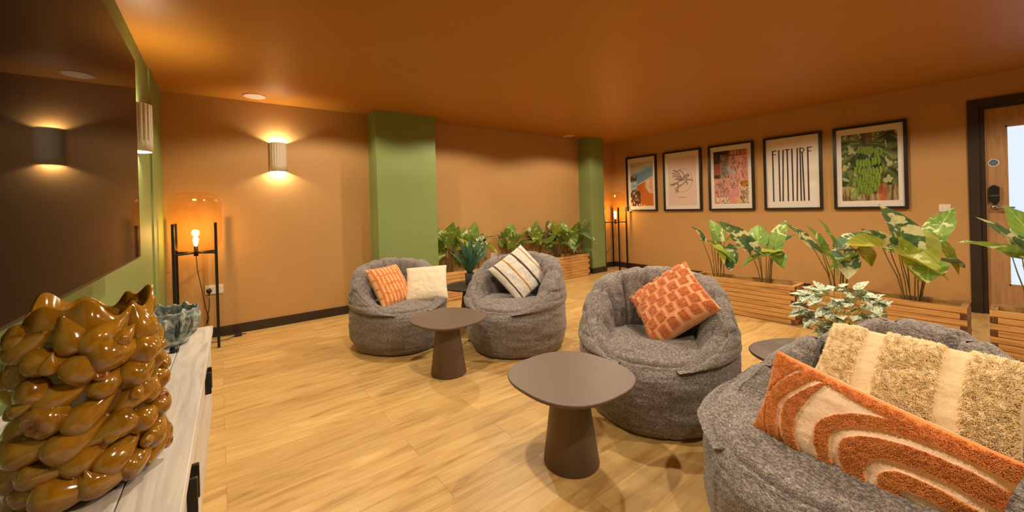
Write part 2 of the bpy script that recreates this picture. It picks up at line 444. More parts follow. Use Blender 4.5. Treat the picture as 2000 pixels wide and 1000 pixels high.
# local frame facing -X : text x -> -Y, text y -> Z, normal -> -X
FX = Matrix(((0, 0, -1, 0), (-1, 0, 0, 0), (0, 1, 0, 0), (0, 0, 0, 1)))
text('Fire door', .0105, M['plastic_white'], sg, 'lettering', Matrix.Translation((-.0025, 0, .009)) @ FX)
text('keep shut', .0105, M['plastic_white'], sg, 'lettering', Matrix.Translation((-.0025, 0, -.007)) @ FX)
# lit corridor beyond the door glass is carried by the frosted pane itself

# ------------------------------------------------------------------ pictures on the right wall
def raster(name, w_, h_, nx, ny, fn, parent, mat, loc):
    """flat printed sheet facing -X, colours from fn(s,t): s left-to-right, t bottom-to-top, as seen in the room"""
    mb = MB(); mb.grid(lambda u, v: (0, w_/2-u*w_, v*h_-h_/2), nx, ny, smooth=False)
    me = mb.mesh(name, mat)
    paint(me, lambda i: fn((i//ny)/(nx-1), (i % ny)/(ny-1)))
    return link(name, me, parent, loc)
def fb(x, y, s=4., o=3, seed=0.):
    return noise.fractal(Vector((x*s+seed, y*s-seed*.7, seed)), 1.0, 2.0, o)
def lerp(a, b, t):
    t = max(0, min(1, t)); return tuple(a[i]+(b[i]-a[i])*t for i in range(3))
CREAM = (.80, .62, .50)
def art_car(s, t):
    c = lerp((.10, .22, .33), (.16, .30, .40), t)
    if t > .74+.22*s-.04+.02*fb(s, t, 6): c = lerp((.42, .44, .36), (.62, .52, .36), (t-.8)*5+fb(s, t, 7)*.6)
    elif abs(t-(.70+.18*s)) < .012 and s > .3: c = (.30, .46, .52)
    edge = .40+.27*s
    if s > .28 and t < edge:
        c = lerp((.46, .12, .025), (.60, .17, .03), s+.3*fb(s, t, 4, 3, 3))
        if edge-t < .022: c = (.72, .50, .38)
        d = (s-.66)*.75-(.42-t)
        if s > .66 and t > .28 and t < edge-.03 and d > .0 : c = lerp((.70, .36, .22), (.82, .60, .45), fb(s, t, 6, 2, 9)+.5)
    if s < .30+.06*fb(s, t, 8) and t < .70:
        n = fb(s, t, 13, 4, 5)
        c = (.05, .04, .03) if n < .0 else ((.22, .10, .05) if n < .25 else (.60, .52, .42))
        if .38 < t < .56: c = lerp((.20, .34, .46), (.48, .60, .68), n+.5)
    elif s < .44 and t < .34:
        n = fb(s, t, 16, 4, 8); c = (.07, .04, .03) if n < .1 else (.30, .11, .05)
    if t < .05 and .25 < s < .7 and fb(s, t, 20, 2, 2) > .1: c = (.8, .66, .52)
    return c
def art_west(s, t):
    n = fb(s, t, 7, 5, 1.3); n2 = fb(s, t, 22, 5, 7.7)
    c = lerp((.62, .24, .17), (.74, .36, .27), n+.5)
    if s < .47 and t > .48:
        c = lerp((.16, .10, .07), (.34, .25, .18), n2+.5)
        if s < .2: c = lerp((.03, .015, .01), (.10, .05, .04), n2+.5) if (t > .76 or t < .55) else (.30, .08, .05)
        if t > .93 : c = (.05, .03, .025)
    if .42 < s < .62 and .5 < t < .72 and n > -.1: c = (.42, .36, .42)
    # sketched dark figures: ridged noise lines
    r = abs(fb(s*1.2, t*.8, 13, 5, 4.2))
    fig = False
    for fx, fy, rx, ry in ((.58, .74, .08, .12), (.72, .62, .10, .18), (.90, .64, .09, .20), (.12, .24, .12, .20), (.34, .2, .14, .22), (.60, .40, .14, .12), (.25, .42, .2, .06)):
        if ((s-fx)/rx)**2+((t-fy)/ry)**2 < 1+.5*n2: fig = True
    if fig and t < .9:
        c = lerp((.08, .03, .03), (.62, .30, .25), r*5)
        if t < .12 and r > .1: c = (.78, .62, .50)
    if s > .72+(.3-t)*.3*0+.14*(.35-t)*-1 and t < .34 and s > .66:
        c = lerp((.20, .10, .05), (.75, .58, .45), n2+.55)
        if s < .76+(.1-t)*-.4*0 and r > .05: c = (.75, .42, .14)
    if s > .78 and .31 < t < .42: c = lerp((.50, .22, .02), (.16, .07, .02), n2*2+.3)
    if .55 < s < .74 and .12 < t < .34 and not fig: c = (.62, .28, .33)
    return c
GREEN_B = []
_r = random.Random(5)
for row, (zz, hh, n_b, x0, x1) in enumerate(((.755, .085, 7, .30, .60), (.70, .085, 3, .60, .76), (.575, .085, 8, .26, .72), (.44, .085, 9, .24, .74), (.335, .08, 9, .26, .72), (.235, .07, 8, .28, .70), (.165, .06, 5, .34, .64))):
    for k in range(n_b):
        GREEN_B.append((x0+(x1-x0)*(k+.5)/n_b+_r.uniform(-.008, .008), zz+_r.uniform(-.015, .015)-.02*math.sin(PI*(k+.5)/n_b), (x1-x0)/n_b*.52, hh*.72, row))
def art_banana(s, t):
    n = fb(s, t, 5, 4, 2.2)
    a = math.atan2(t-.86, s-.48)
    stre = math.sin(a*26+n*4)
    c = lerp((.022, .045, .012), (.20, .24, .07), .35+.35*stre+n*.7)
    if fb(s, t, 9, 3, 6) > .33: c = (.42, .42, .20)
    if t < .22: c = lerp((.12, .06, .03), (.45, .36, .16), fb(s*3, t*.7, 8, 4, 8)+.45)
    if .66 < s < .80 and t < .24: c = lerp((.30, .06, .02), (.58, .20, .08), n+.5)
    if .16 < s < .34 and .02 < t < .2: c = lerp((.12, .20, .03), (.42, .50, .16), fb(s, t, 16, 2)+.5)
    if abs(s-.50) < .05 and t > .80: c = (.16, .11, .04)
    if .24 < s < .76 and .10 < t < .82: c = tuple(x*.55 for x in c) if abs(s-.5) < .24 else c
    for bx, bz, rx, rz, row in GREEN_B:
        dz = (t-bz)/rz; dx = (s-bx+.018*dz*dz*(1 if bx > .5 else -1))/rx
        if dx*dx+dz*dz < 1:
            ye = max(0, (s-.58)*3) if row > 2 else 0
            c = lerp(lerp((.20, .33, .03), (.50, .42, .03), ye), (.045, .11, .012), abs(dx)**2.2*1.0+.25*(dz < -.55))
            if dz > .75: c = (.30, .30, .14)
    return c
PAPER = (.80, .73, .68)
def seg(px, py, ax, ay, bx, by):
    dx, dy = bx-ax, by-ay; L = dx*dx+dy*dy; t = max(0, min(1, ((px-ax)*dx+(py-ay)*dy)/L)) if L else 0
    return math.hypot(px-ax-t*dx, py-ay-t*dy)
HORSE = [  # strokes of a leaping winged horse, s right, t up (sheet proportions 0..1, 0..1.45)
    [(.36, .62), (.44, .60), (.52, .63), (.60, .68), (.66, .74), (.66, .82), (.62, .88)], [(.62, .88), (.70, .92), (.76, .90), (.72, .86), (.68, .84)],
    [(.36, .62), (.34, .70), (.42, .74), (.50, .76)], [(.66, .74), (.72, .76), (.80, .76), (.88, .72)], [(.64, .70), (.70, .68), (.70, .62)],
    [(.38, .62), (.32, .54), (.26, .48), (.28, .42), (.26, .38)], [(.44, .60), (.36, .52), (.32, .44), (.36, .40)],
    [(.34, .68), (.26, .68), (.18, .64), (.08, .64)], [(.34, .66), (.24, .64), (.14, .62)],
    [(.54, .76), (.46, .88), (.36, 1.0), (.20, 1.08)], [(.52, .76), (.42, .86), (.30, .94), (.16, 1.0)], [(.50, .75), (.40, .82), (.28, .88), (.18, .90)],
    [(.48, .74), (.38, .78), (.26, .80)], [(.56, .78), (.58, .90), (.52, 1.0), (.42, 1.06)], [(.58, .76), (.66, .84)], [(.55, .78), (.60, .86), (.64, .90)]]
def art_horse(s, t):
    y = t*1.45
    c = (.72, .545, .455)
    for st in HORSE:
        for a, b in zip(st, st[1:]):
            d = seg(s, y, *a, *b)
            if d < .009: return (.10, .06, .05)
            if d < .03 and fb(s, y, 30, 2, 3) > .12: c = (.30, .20, .16)
    a = math.atan2(y-.74, s-.52); r = math.hypot(s-.52, y-.74)
    k = round(a/(2*PI)*36)*2*PI/36
    if math.hypot(s-.52-.345*math.cos(k), y-.74-.345*math.sin(k)) < .012 and abs(r-.345) < .02: return (.12, .08, .07)
    if abs(y-.24) < .010 and .36 < s < .64 and fb(s, 0, 40, 2) > -.25: return (.16, .10, .09)
    return c

PICS = [
 (3.863, 4.481, 'blue and orange photo print in a black frame, nearest the room corner lamp'),
 (3.085, 3.733, 'framed pale pink print of a leaping winged horse in a dotted ring'),
 (2.335, 2.971, 'black framed pink western collage poster of sketched cowboys'),
 (1.560, 2.210, 'black framed white poster of the word FUTURE with long dripping letters'),
 (.803, 1.447, 'large black framed photo of a hanging bunch of green bananas, nearest the door')]
PZ0, PZ1 = 1.067, 2.067
FU = 0
for idx, (y0, y1, lab) in enumerate(PICS):
    wd = y1-y0; h = PZ1-PZ0; p = empty('framed_picture', (XR, (y0+y1)/2, (PZ0+PZ1)/2), 0, lab, 'picture', 'framed pictures in a row on the right wall')
    fwid = .029; D = .038
    fr = MB()
    for a, b, c, d in ((-wd/2, -wd/2+fwid, -h/2, h/2), (wd/2-fwid, wd/2, -h/2, h/2), (-wd/2+fwid, wd/2-fwid, -h/2, -h/2+fwid), (-wd/2+fwid, wd/2-fwid, h/2-fwid, h/2)): fr.box(-D, 0, a, b, c, d)
    fr.obj('frame', M['frame'], p)
    MB().box(-.018, -.002, -wd/2+fwid, wd/2-fwid, -h/2+fwid, h/2-fwid).obj('mount', M['mat'], p)
    if idx == 0: raster('print', wd-.155, h-.20, 120, 190, art_car, p, M['print'], (-.0195, -.005, -.005))
    if idx == 1: raster('print', wd-.17, h-.20, 170, 250, art_horse, p, M['print'], (-.0195, 0, -.01))
    if idx == 2:
        pr = raster('print', wd-.155, h-.20, 150, 220, art_west, p, M['print'], (-.0195, 0, 0))
        tm = simple('dark_red_ink', (.06, .012, .008), .6)
        for j, chh in enumerate('WESTERN'):
            xx = .235-(j+3.0)/9.9*.47
            text(chh, .10, tm, pr, 'lettering', Matrix.Translation((-.0012, xx, .352)) @ FX, sx=.62, sy=1.0, offset=.0012)
            for z_ in (.314, .380): MB().box(-.0008, -.0003, xx-.019, xx+.019, z_, z_+.009).obj('serif', tm, pr)
    if idx == 3:
        pm = simple('off_white_print_paper', PAPER, .6, var=.01)
        pr = MB().box(-.0195, -.018, -wd/2+.075, wd/2-.075, -h/2+.09, h/2-.10).obj('print', pm, p)
        ink = simple('dark_plum_ink', (.030, .010, .016), .6)
        def strokes(segs):
            mb = MB()
            for ax, az, bx, bz, wv in segs:
                dx, dz = bx-ax, bz-az; L = math.hypot(dx, dz); nx_, nz_ = -dz/L*wv/2, dx/L*wv/2
                q = [(ax+nx_, az+nz_), (bx+nx_, bz+nz_), (bx-nx_, bz-nz_), (ax-nx_, az-nz_)]
                mb.add([(-.0202, -a, b) for a, b in q], [(0, 1, 2, 3)])
            return mb
        T_, Bm, w0 = .315, -.385, .017
        x0s = [-.205, -.135, -.045, .02, .105, .175]
        L6 = []
        def F(x): return [(x, T_, x, Bm, w0), (x, T_-.006, x+.046, T_-.006, .013), (x, T_-.055, x+.038, T_-.055, .012)]
        def U_(x, w_): return [(x, T_, x+.001, Bm, w0), (x+w_, T_, x+w_-.014, Bm, w0)]
        def T2(x, w_): return [(x, T_-.006, x+w_, T_-.006, .013), (x+w_/2, T_, x+w_/2, Bm, w0)]
        def R_(x): 
            s_ = [(x, T_, x, Bm, w0), (x, T_-.006, x+.03, T_-.006, .012), (x+.03, T_-.006, x+.046, T_-.03, .012), (x+.046, T_-.03, x+.03, T_-.06, .012), (x+.03, T_-.06, x, T_-.06, .012), (x+.022, T_-.06, x+.034, Bm, w0)]
            return s_
        for sgm in (F(-.215), U_(-.142, .050), T2(-.072, .054), U_(.008, .060), R_(.098), F(.180)):
            strokes(sgm).obj('lettering', ink, pr)
    if idx == 4: raster('print', wd-.155, h-.20, 190, 260, art_banana, p, M['print'], (-.0195, 0, 0))
    MB().add([(-.026, -wd/2+fwid, -h/2+fwid), (-.026, wd/2-fwid, -h/2+fwid), (-.026, wd/2-fwid, h/2-fwid), (-.026, -wd/2+fwid, h/2-fwid)], [(0, 1, 2, 3)]).obj('glass', M['clear'], p)

# ------------------------------------------------------------------ switch and sockets
def plate(loc, rz, w_, h_, name, label, cat, kind):
    p = empty(name, loc, rz, label, cat)   # faces local -Y
    MB().box(-w_/2, w_/2, -.009, 0, -h_/2, h_/2).obj('face_plate', M['plastic_white'], p, bevel=.002)
    dk = M['plastic_black']
    if kind == 'double':
        for s_ in (-1, 1):
            MB().box(s_*.030-.002, s_*.030+.002, -.0095, -.009, .012, .019).box(s_*.030-.010, s_*.030-.005, -.0095, -.009, -.004, -.001).box(s_*.030+.005, s_*.030+.010, -.0095, -.009, -.004, -.001).obj('pin_holes', dk, p)
            MB().box(s_*.052-.006 if s_ > 0 else s_*.008-.006, s_*.052+.006 if s_ > 0 else s_*.008+.006, -.0125, -.009, .014, .030).obj('rocker', M['plastic_white'], p, bevel=.001)
    elif kind == 'switch':
        for s_ in (-.022, .022): MB().box(s_-.012, s_+.012, -.013, -.009, -.014, .014).obj('rocker', M['plastic_white'], p, bevel=.001)
    else:
        MB().box(-.012, .012, -.012, -.009, -.012, .012).obj('rocker', M['plastic_white'], p, bevel=.001)
    return p
plate((XR, .54, 1.07), PI/2*-1, .086, .08, 'light_switch', 'white switch plate on the right wall between banana picture and door', 'switch', 'switch')
plate((-.052, YB, .475), 0, .146, .088, 'wall_socket', 'white double wall socket behind the large floor lamp near the cabinet', 'socket', 'double')
plate((3.35, YB, .485), 0, .12, .086, 'wall_socket', 'white wall socket low between the green columns behind the planters', 'socket', 'single')
plg = empty('power_plug', (-.092, YB-.011, .468), 0, 'round black plug pushed into the double socket behind the floor lamp', 'plug')
pm_ = MB(); pm_.tube([(0, 0, 0), (0, -.03, 0)], [.024, .021], 20); pm_.obj('body', M['plastic_black'], plg)
MB().tube([(0, -.018, -.018), (0, -.02, -.045)], .006, 8).obj('cord_sleeve', M['black'], plg)

# ------------------------------------------------------------------ ceiling speakers
for x, y, lab in ((.32, 4.60, 'round pinkish ceiling disc near the sconce on the back wall'), (4.86, 4.66, 'round ceiling disc beside the far narrow green column')):
    s_ = empty('ceiling_speaker', (x, y, CE), 0, lab, 'speaker', 'round discs set in the ceiling')
    MB().lathe([(.080, -.006), (.098, -.007), (.102, 0)], 48).obj('rim', M['spkring'], s_)
    MB().lathe([(.0, -.004), (.081, -.004), (.081, 0)], 48).obj('grille', M['speaker'], s_)

# ------------------------------------------------------------------ television
tv = empty('television', (-.29, .83, 1.03), 0, 'large black wall television reflecting the room, above the whitewashed cabinet', 'television')
TW, TH = 1.585, .905
MB().box(-.035, -.002, 0, TW, 0, TH).obj('bezel', M['plastic_black'], tv, bevel=.003)
MB().box(-.002, 0, .007, TW-.007, .010, TH-.007).obj('screen', M['tv'], tv)
for q_ in (.3, TW-.36): MB().box(-.134, -.035, q_, q_+.06, .2, .7).obj('wall_bracket', M['black'], tv)

# ------------------------------------------------------------------ sconces
def make_sconce(loc, rz, label, r=.085, h=.31):
    p = empty('wall_sconce', loc, rz, label, 'wall lamp', 'fluted wall sconces')   # faces local -Y, base at wall
    n = 96; mb = MB(); t = .007
    def rad(k, z):
        a = k/n; fl = -.006*abs(math.cos(a*PI*10))**6 if .10 < a < .90 else 0
        return r + (fl if z > h*.22 else 0)
    zs = [0, h*.20, h*.23, h*.6, h*.98, h]
    ring_o = [[((rad(k, z))*math.cos(PI*k/n)*-1, -(rad(k, z))*math.sin(PI*k/n)*1.05, z) for k in range(n+1)] for z in zs]
    ring_i = [[((r-t)*math.cos(PI*k/n)*-1, -(r-t)*math.sin(PI*k/n)*1.05, z) for k in range(n+1)] for z in zs]
    vs = [q for ring in ring_o for q in ring]+[q for ring in ring_i for q in ring]; m = n+1; L = len(zs)*m; fs = []
    for i in range(len(zs)-1):
        for k in range(n):
            fs.append((i*m+k, i*m+k+1, (i+1)*m+k+1, (i+1)*m+k)); fs.append((L+i*m+k, L+(i+1)*m+k, L+(i+1)*m+k+1, L+i*m+k+1))
    for i in (0, len(zs)-1):
        for k in range(n): fs.append((i*m+k, L+i*m+k, L+i*m+k+1, i*m+k+1))
    mb.add(vs, fs, smooth=True); mb.obj('fluted_shade', M['sconce'], p, fix=True)
    MB().box(-.055, .055, -.012, 0, h*.3, h*.7).obj('back_plate', M['sconce'], p)
    hb_ = MB(); hb_.tube([(0, -.012, h/2), (0, -.042, h/2)], .012, 10); hb_.obj('lamp_holder', M['plastic_white'], p)
    for s_ in (-1, 1):
        b = MB(); b.tube([(0, -.042, h/2+s_*.012), (0, -.042, h/2+s_*.085)], [.012, .016], 12)
        b.obj('bulb', M['bulb2'], p)
    for s_ in (-1, 1):
        lo = lamp('sconce_light', 'POINT', (0, 0, 0), 13, (1, .82, .56), shadow_soft_size=.012)
        lo.matrix_world = Matrix.Translation(loc) @ Matrix.Rotation(rz, 4, 'Z') @ Matrix.Translation((0, -.045, h/2+s_*.122))
    return p
make_sconce((.537, YB, 1.665), 0, 'beige fluted half round sconce on the ochre back wall, lit up and down')
make_sconce((XL, 3.43, 1.64), PI/2, 'beige fluted sconce on the green left wall beside the television edge')

# ------------------------------------------------------------------ floor lamps
def make_floor_lamp(loc, rz, label, side=.30, cordpts=None):
    p = empty('floor_lamp', loc, rz, label, 'floor lamp', 'tripod style glass globe floor lamps')
    s2 = side/2; t = .011; Ht = 1.145; Hc = .872
    for sx in (-1, 1):
        for sy in (-1, 1):
            MB().box(sx*s2-t, sx*s2+t, sy*s2-t, sy*s2+t, 0, Ht).obj('leg', M['black'], p, bevel=.001)
    d = s2-.002
    for a in (1, -1):
        b = MB(); b.tube([(-d, -d*a, Hc), (d, d*a, Hc)], .009, 8); b.obj('cross_bar', M['black'], p)
    R = side/math.sqrt(2)-.012
    prof = []
    z0, z1 = Hc+.012, 1.43
    rc = .125
    prof += [(.035, z0), (R-rc, z0+.004)]
    for k in range(1, 12):
        a = PI/2*k/12; prof.append((R-rc+rc*math.sin(a), z0+.004+rc-rc*math.cos(a)))
    zt = z1-rc
    for k in range(0, 13):
        a = PI/2*k/12; prof.append((R-rc+rc*math.cos(a), zt+rc*math.sin(a)))
    prof.append((.0005, z1+.003))
    gm = MB(); gm.lathe(prof, 64); gm.f = [f for f in gm.f if len(f) == 4]; gm.m = gm.m[:len(gm.f)]; gm.sm = gm.sm[:len(gm.f)]
    gm.obj('glass_globe', M['amber'], p)
    MB().tube([(0, 0, Hc-.03), (0, 0, Hc+.06)], [.018, .016], 14).obj('bulb_socket', M['black'], p)
    b = MB(); b.lathe([(.0005, Hc+.06), (.010, Hc+.065), (.015, Hc+.085), (.020, Hc+.12), (.013, Hc+.15), (.0005, Hc+.162)], 16); b.obj('bulb', M['bulb'], p)
    lamp('bulb_light', 'POINT', (loc[0], loc[1], Hc+.20), 8, (1, .50, .14), shadow_soft_size=.03)
    if cordpts: MB().tube(cordpts, .0032, 6).obj('cord', M['black'], p)
    return p
LA = make_floor_lamp((-.175, 4.575, 0), 0, 'black framed floor lamp with large amber glass globe in the left corner by the cabinet', .30,
    [(0, 0, .85), (.004, .05, .70), (.03, .15, .5), (.05, .21, .32), (.075, .228, .2), (.055, .23, .14), (.07, .225, .25), (.083, .232, .32), (.083, .232, .40)])
make_floor_lamp((5.985, 4.60, 0), math.radians(8), 'black framed floor lamp with amber glass globe in the far corner beside the pictures', .285,
    [(0, 0, .85), (-.01, .03, .6), (-.03, .05, .5), (.05, .07, .42), (.10, .09, .46), (-.05, .10, .38), (-.12, .10, .34), (-.15, .12, .3)])
cb = MB(); cb.tube([(-.20, 4.66, .006), (-.05, 4.62, .006), (.05, 4.64, .006), (.11, 4.70, .012), (.20, 4.73, .006), (.12, 4.77, .006), (.0, 4.79, .006), (-.11, 4.795, .10)], .003, 6)
cb.obj('floor_cord', M['black'], LA).location = (.175, -4.575, 0)
MB().box(-.03, .03, -.022, .022, 0, .03).obj('cord_switch', M['plastic_black'], LA, (.305, .125, 0), bevel=.003)


# ------------------------------------------------------------------ planters
def make_planter(loc, rz, length, label, group, mat='plank_x'):
    """local: length along X centred, front is local -Y, depth 0.28"""
    p = empty('slatted_planter', loc, rz, label, 'planter', group)
    T, PH, n, D2 = .036, .0465, 8, .145; g = .0045; L2 = length/2
    a, b, l, r = MB(), MB(), MB(), MB()
    for i in range(n):
        z0 = .006+i*PH; z1 = z0+PH-g; j = lambda: random.uniform(-.0012, .0012)
        e = 0 if i % 2 else T
        a.box(-L2+e, L2-e, -D2+j(), -D2+T, z0, z1, ends='x'); b.box(-L2+e, L2-e, D2-T, D2+j(), z0, z1, ends='x')
        e2 = T if i % 2 else 0
        l.box(-L2+j(), -L2+T, -D2+e2, D2-e2, z0, z1, ends='y'); r.box(L2-T, L2+j(), -D2+e2, D2-e2, z0, z1, ends='y')
    mm = [M[mat], M['endgrain']]; mo = [M['plank_y' if mat == 'plank_x' else 'plank_x'], M['endgrain']]
    a.obj('front_panel', mm, p, bevel=.0015); b.obj('back_panel', mm, p, bevel=.0015); l.obj('end_panel', mo, p, bevel=.0015); r.obj('end_panel', mo, p, bevel=.0015)
    MB().box(-L2+T, L2-T, -D2+T, D2-T, .006, .26).obj('soil', M['soil'], p)
    return p
GR = 'slatted wooden planters in a row down the right side'; GB = 'slatted wooden planters along the back wall'
PXF = 4.555
make_planter((PXF, 1.835, 0), -PI/2, .985, 'slatted wooden planter behind the middle armchair with the orange cushion', GR)
make_planter((PXF, .780, 0), -PI/2, .985, 'slatted wooden planter in the middle of the right row, behind the white veined potted plant', GR)
make_planter((PXF+.03, -.305, 0), -PI/2, .985, 'slatted wooden planter at the right edge in front of the door', GR)
make_planter((2.76, 4.655, 0), 0, .93, 'slatted wooden planter by the wide green column, behind the agave', GB)
make_planter((3.72, 4.660, 0), 0, .93, 'slatted wooden planter behind the armchair with the striped cushion', GB)
make_planter((4.68, 4.660, 0), 0, .93, 'slatted wooden planter ending beside the narrow green column', GB)

# ------------------------------------------------------------------ leafy plants
def leaf(mb, base, d, nrm, L, Wd, mi, curl=.3, lobes=True, fold=.25, n=9):
    d = d.normalized(); side = d.cross(nrm)
    if side.length < 1e-4: side = d.orthogonal()
    side.normalize(); nn = side.cross(d).normalized()
    vs = []; uv = []; fs = []; m = 7
    for i in range(n):
        v = i/(n-1)
        wd = Wd*(math.sin(PI*min(1, (v*.86+.14))**.75)**.9 if v < 1 else 0)*(1.0 if v > .12 else .75)
        if v > .75: wd *= 1-((v-.75)/.25)**2*.35
        wv = .06*math.sin(v*14+L*90)
        ctr = base + d*(L*v) - nn*(curl*L*v*v) 
        for j in range(m):
            u = j/(m-1)*2-1
            back = -.20*L*abs(u)*(1-v)**3 if lobes else 0
            q = ctr + side*(u*wd/2) + nn*(fold*abs(u)*wd/2 + wv*wd*u*u*.6) + d*(back if v < .5 else 0)
            vs.append(q); uv.append((j/(m-1), v))
    for i in range(n-1):
        for j in range(m-1): fs.append((i*m+j, i*m+j+1, (i+1)*m+j+1, (i+1)*m+j))
    mb.add(vs, fs, mi, uv=uv, smooth=True)
def leafy(loc, label, group, seed, specs, spread=.10, zbase=.26):
    """specs: (lean dir deg, lean dist, stem top z, leaf dir azim deg, leaf pitch deg, length, width, material 0..2)"""
    rd = random.Random(seed); p = empty('leafy_plant', loc, 0, label, 'plant', group)
    fo, st = MB(), MB()
    for (a, dist, z, la, lp, L, Wd, mi) in specs:
        a_ = math.radians(a); b = Vector((math.cos(a_), math.sin(a_), 0))
        base = b*spread*rd.uniform(.15, .5)+Vector((rd.uniform(-.015, .015), rd.uniform(-.015, .015), zbase-loc[2]-.01))
        top = Vector((b.x*dist, b.y*dist, z-loc[2]))
        midp = base.lerp(top, .55)-b*dist*.12
        st.tube([base, base.lerp(midp, .5), midp, midp.lerp(top, .55)+b*dist*.02, top], [.0052, .0048, .0044, .0038, .003], 6)
        la_, lp_ = math.radians(la), math.radians(lp)
        d = Vector((math.cos(la_)*math.cos(lp_), math.sin(la_)*math.cos(lp_), math.sin(lp_)))
        nr = Vector((-math.cos(la_)*math.sin(lp_), -math.sin(la_)*math.sin(lp_), math.cos(lp_)))
        if rd.random() < .5: nr = (nr+Vector((rd.uniform(-.5, .5), rd.uniform(-.5, .5), 0))).normalized()
        leaf(fo, top, d, nr, L*1.12, Wd*1.3, mi, curl=rd.uniform(.05, .35), fold=rd.uniform(.1, .5))
    if loc[1] > 4.5: fo.v = [(max(C1[1]+.015-loc[0], min(C2[0]-.015-loc[0], x)), min(y, YB-.02-loc[1]-.02*math.exp(-max(0, y))), z) for x, y, z in fo.v]
    fo.obj('foliage', [M['leaf_green'], M['leaf_dark'], M['leaf_lime']], p); st.obj('stems', M['stem'], p)
    return p
# in-image directions for plants beside the right wall: image left = (-.8,.59) -> azimuth 143, right = -37, away = 53, toward = 233
def auto(seed, n=9, zt=(.62, .80), L=(.19, .27), wild=1.0, mats=(0, 0, 1, 2)):
    rd = random.Random(seed*13+1); out = []
    for k in range(n):
        a = 360*k/n+rd.uniform(-22, 22); dist = rd.uniform(.04, .15)*wild
        z = rd.uniform(*zt); pl = rd.choice([75, 60, 45, 20, -20, -50])
        la = a+rd.uniform(-40, 40)
        if 30 < la % 360 < 150: pl = max(pl, 60)
        Lk = rd.uniform(*L); out.append((a, dist, z, la, pl, Lk, Lk*rd.uniform(.50, .68), rd.choice(mats)))
    return out
LFT, RGT, AWY, TWD = 143, -37, 53, 233
G1 = 'leafy artificial plants in the right row of planters'
leafy((4.56, 2.12, .262), 'leafy green plant leftmost in the right row, behind the middle armchair', G1, 1, [
 (LFT, .16, .78, LFT, 62, .20, .10, 1), (LFT+30, .10, .73, TWD+20, -40, .24, .17, 2), (TWD, .04, .78, AWY+30, 78, .22, .13, 0),
 (RGT, .05, .78, RGT, 70, .20, .06, 1), (RGT+20, .12, .74, RGT-20, 35, .20, .16, 2), (RGT, .10, .68, TWD, -55, .24, .17, 1), (TWD-20, .05, .66, TWD+40, -20, .2, .15, 0), (AWY, .06, .72, LFT+20, 20, .2, .14, 0)])
leafy((4.56, 1.64, .262), 'leafy plant with a long dark arching leaf, second in the right row', G1, 2, [
 (LFT, .15, .70, LFT+8, 52, .44, .17, 1), (LFT+20, .10, .66, LFT-20, 30, .22, .12, 1), (RGT, .10, .72, RGT, 70, .28, .13, 0), (RGT+20, .14, .74, RGT, 30, .22, .12, 1),
 (TWD, .08, .68, RGT+40, 10, .26, .15, 2), (TWD-25, .08, .64, LFT-20, -15, .24, .14, 0), (AWY, .10, .75, RGT+60, 60, .22, .15, 0), (RGT-10, .06, .66, TWD, -30, .2, .14, 0)])
leafy((4.56, 1.05, .262), 'leafy plant at the left end of the middle right-hand planter, above the white veined plant', G1, 3, [
 (LFT, .22, .76, LFT, 55, .32, .12, 1), (LFT+15, .18, .74, TWD+30, -50, .25, .17, 0), (LFT-20, .12, .72, LFT-10, 75, .24, .12, 0), (AWY, .05, .80, AWY+60, 72, .24, .16, 0),
 (RGT, .06, .76, RGT+10, 40, .26, .14, 1), (RGT+20, .10, .72, RGT, 10, .22, .13, 1), (TWD, .06, .70, TWD-30, -35, .24, .16, 1), (RGT-15, .14, .74, RGT+20, -25, .24, .14, 2), (TWD+30, .10, .66, LFT, -10, .22, .16, 0)])
leafy((4.56, .58, .262), 'tall bushy leafy plant with a big dark cream-edged leaf, nearest the door frame', G1, 4, [
 (LFT+5, .06, .80, LFT+25, 66, .40, .19, 1), (LFT, .24, .80, LFT, 10, .26, .17, 2), (LFT+20, .18, .74, TWD+40, -20, .28, .19, 2), (TWD, .05, .76, AWY, 65, .32, .20, 2),
 (TWD-10, .05, .86, TWD-30, -70, .30, .19, 2), (RGT, .18, .84, RGT+10, 62, .30, .17, 0), (RGT+12, .22, .84, RGT-40, -60, .28, .18, 2), (RGT-20, .14, .70, RGT, -10, .22, .14, 1), (TWD+20, .10, .66, LFT+40, -20, .22, .17, 0),
 (LFT-30, .14, .80, LFT, 40, .24, .14, 1), (AWY, .10, .74, RGT+30, 30, .26, .18, 0)])
leafy((4.60, -.02, .262), 'leafy plant cut by the right photo edge, in front of the oak door', G1, 5, [
 (LFT, .17, .76, LFT, 32, .34, .14, 0), (LFT-20, .08, .80, LFT-30, 66, .28, .20, 1), (RGT, .02, .84, AWY, 60, .30, .22, 0), (TWD, .06, .72, TWD+30, 5, .26, .18, 1), (RGT, .12, .72, RGT, 30, .28, .18, 0), (LFT+30, .10, .66, TWD, -30, .22, .15, 2), (RGT+20, .10, .66, RGT, -20, .22, .15, 0)])
GB2 = 'leafy artificial plants along the back wall'
bk = [(2.50, 'leafy plant beside the wide green column, left of the agave', 11, 8), (2.93, 'leafy plant right behind the potted agave', 12, 8), (3.55, 'upright leafy plant just right of the agave and wall socket', 13, 8),
      (4.12, 'leafy plant with a pale drooping leaf above the striped cushion tip', 14, 7), (4.55, 'small leafy plant left of the last bushy one at the narrow column', 15, 8), (4.94, 'bushy leafy plant against the narrow green column', 16, 9)]
for x, lab, sd, n_ in bk:
    leafy((x, 4.655, .262), lab, GB2, sd, auto(sd, n_+4, (.56, .80), (.20, .28), .95))

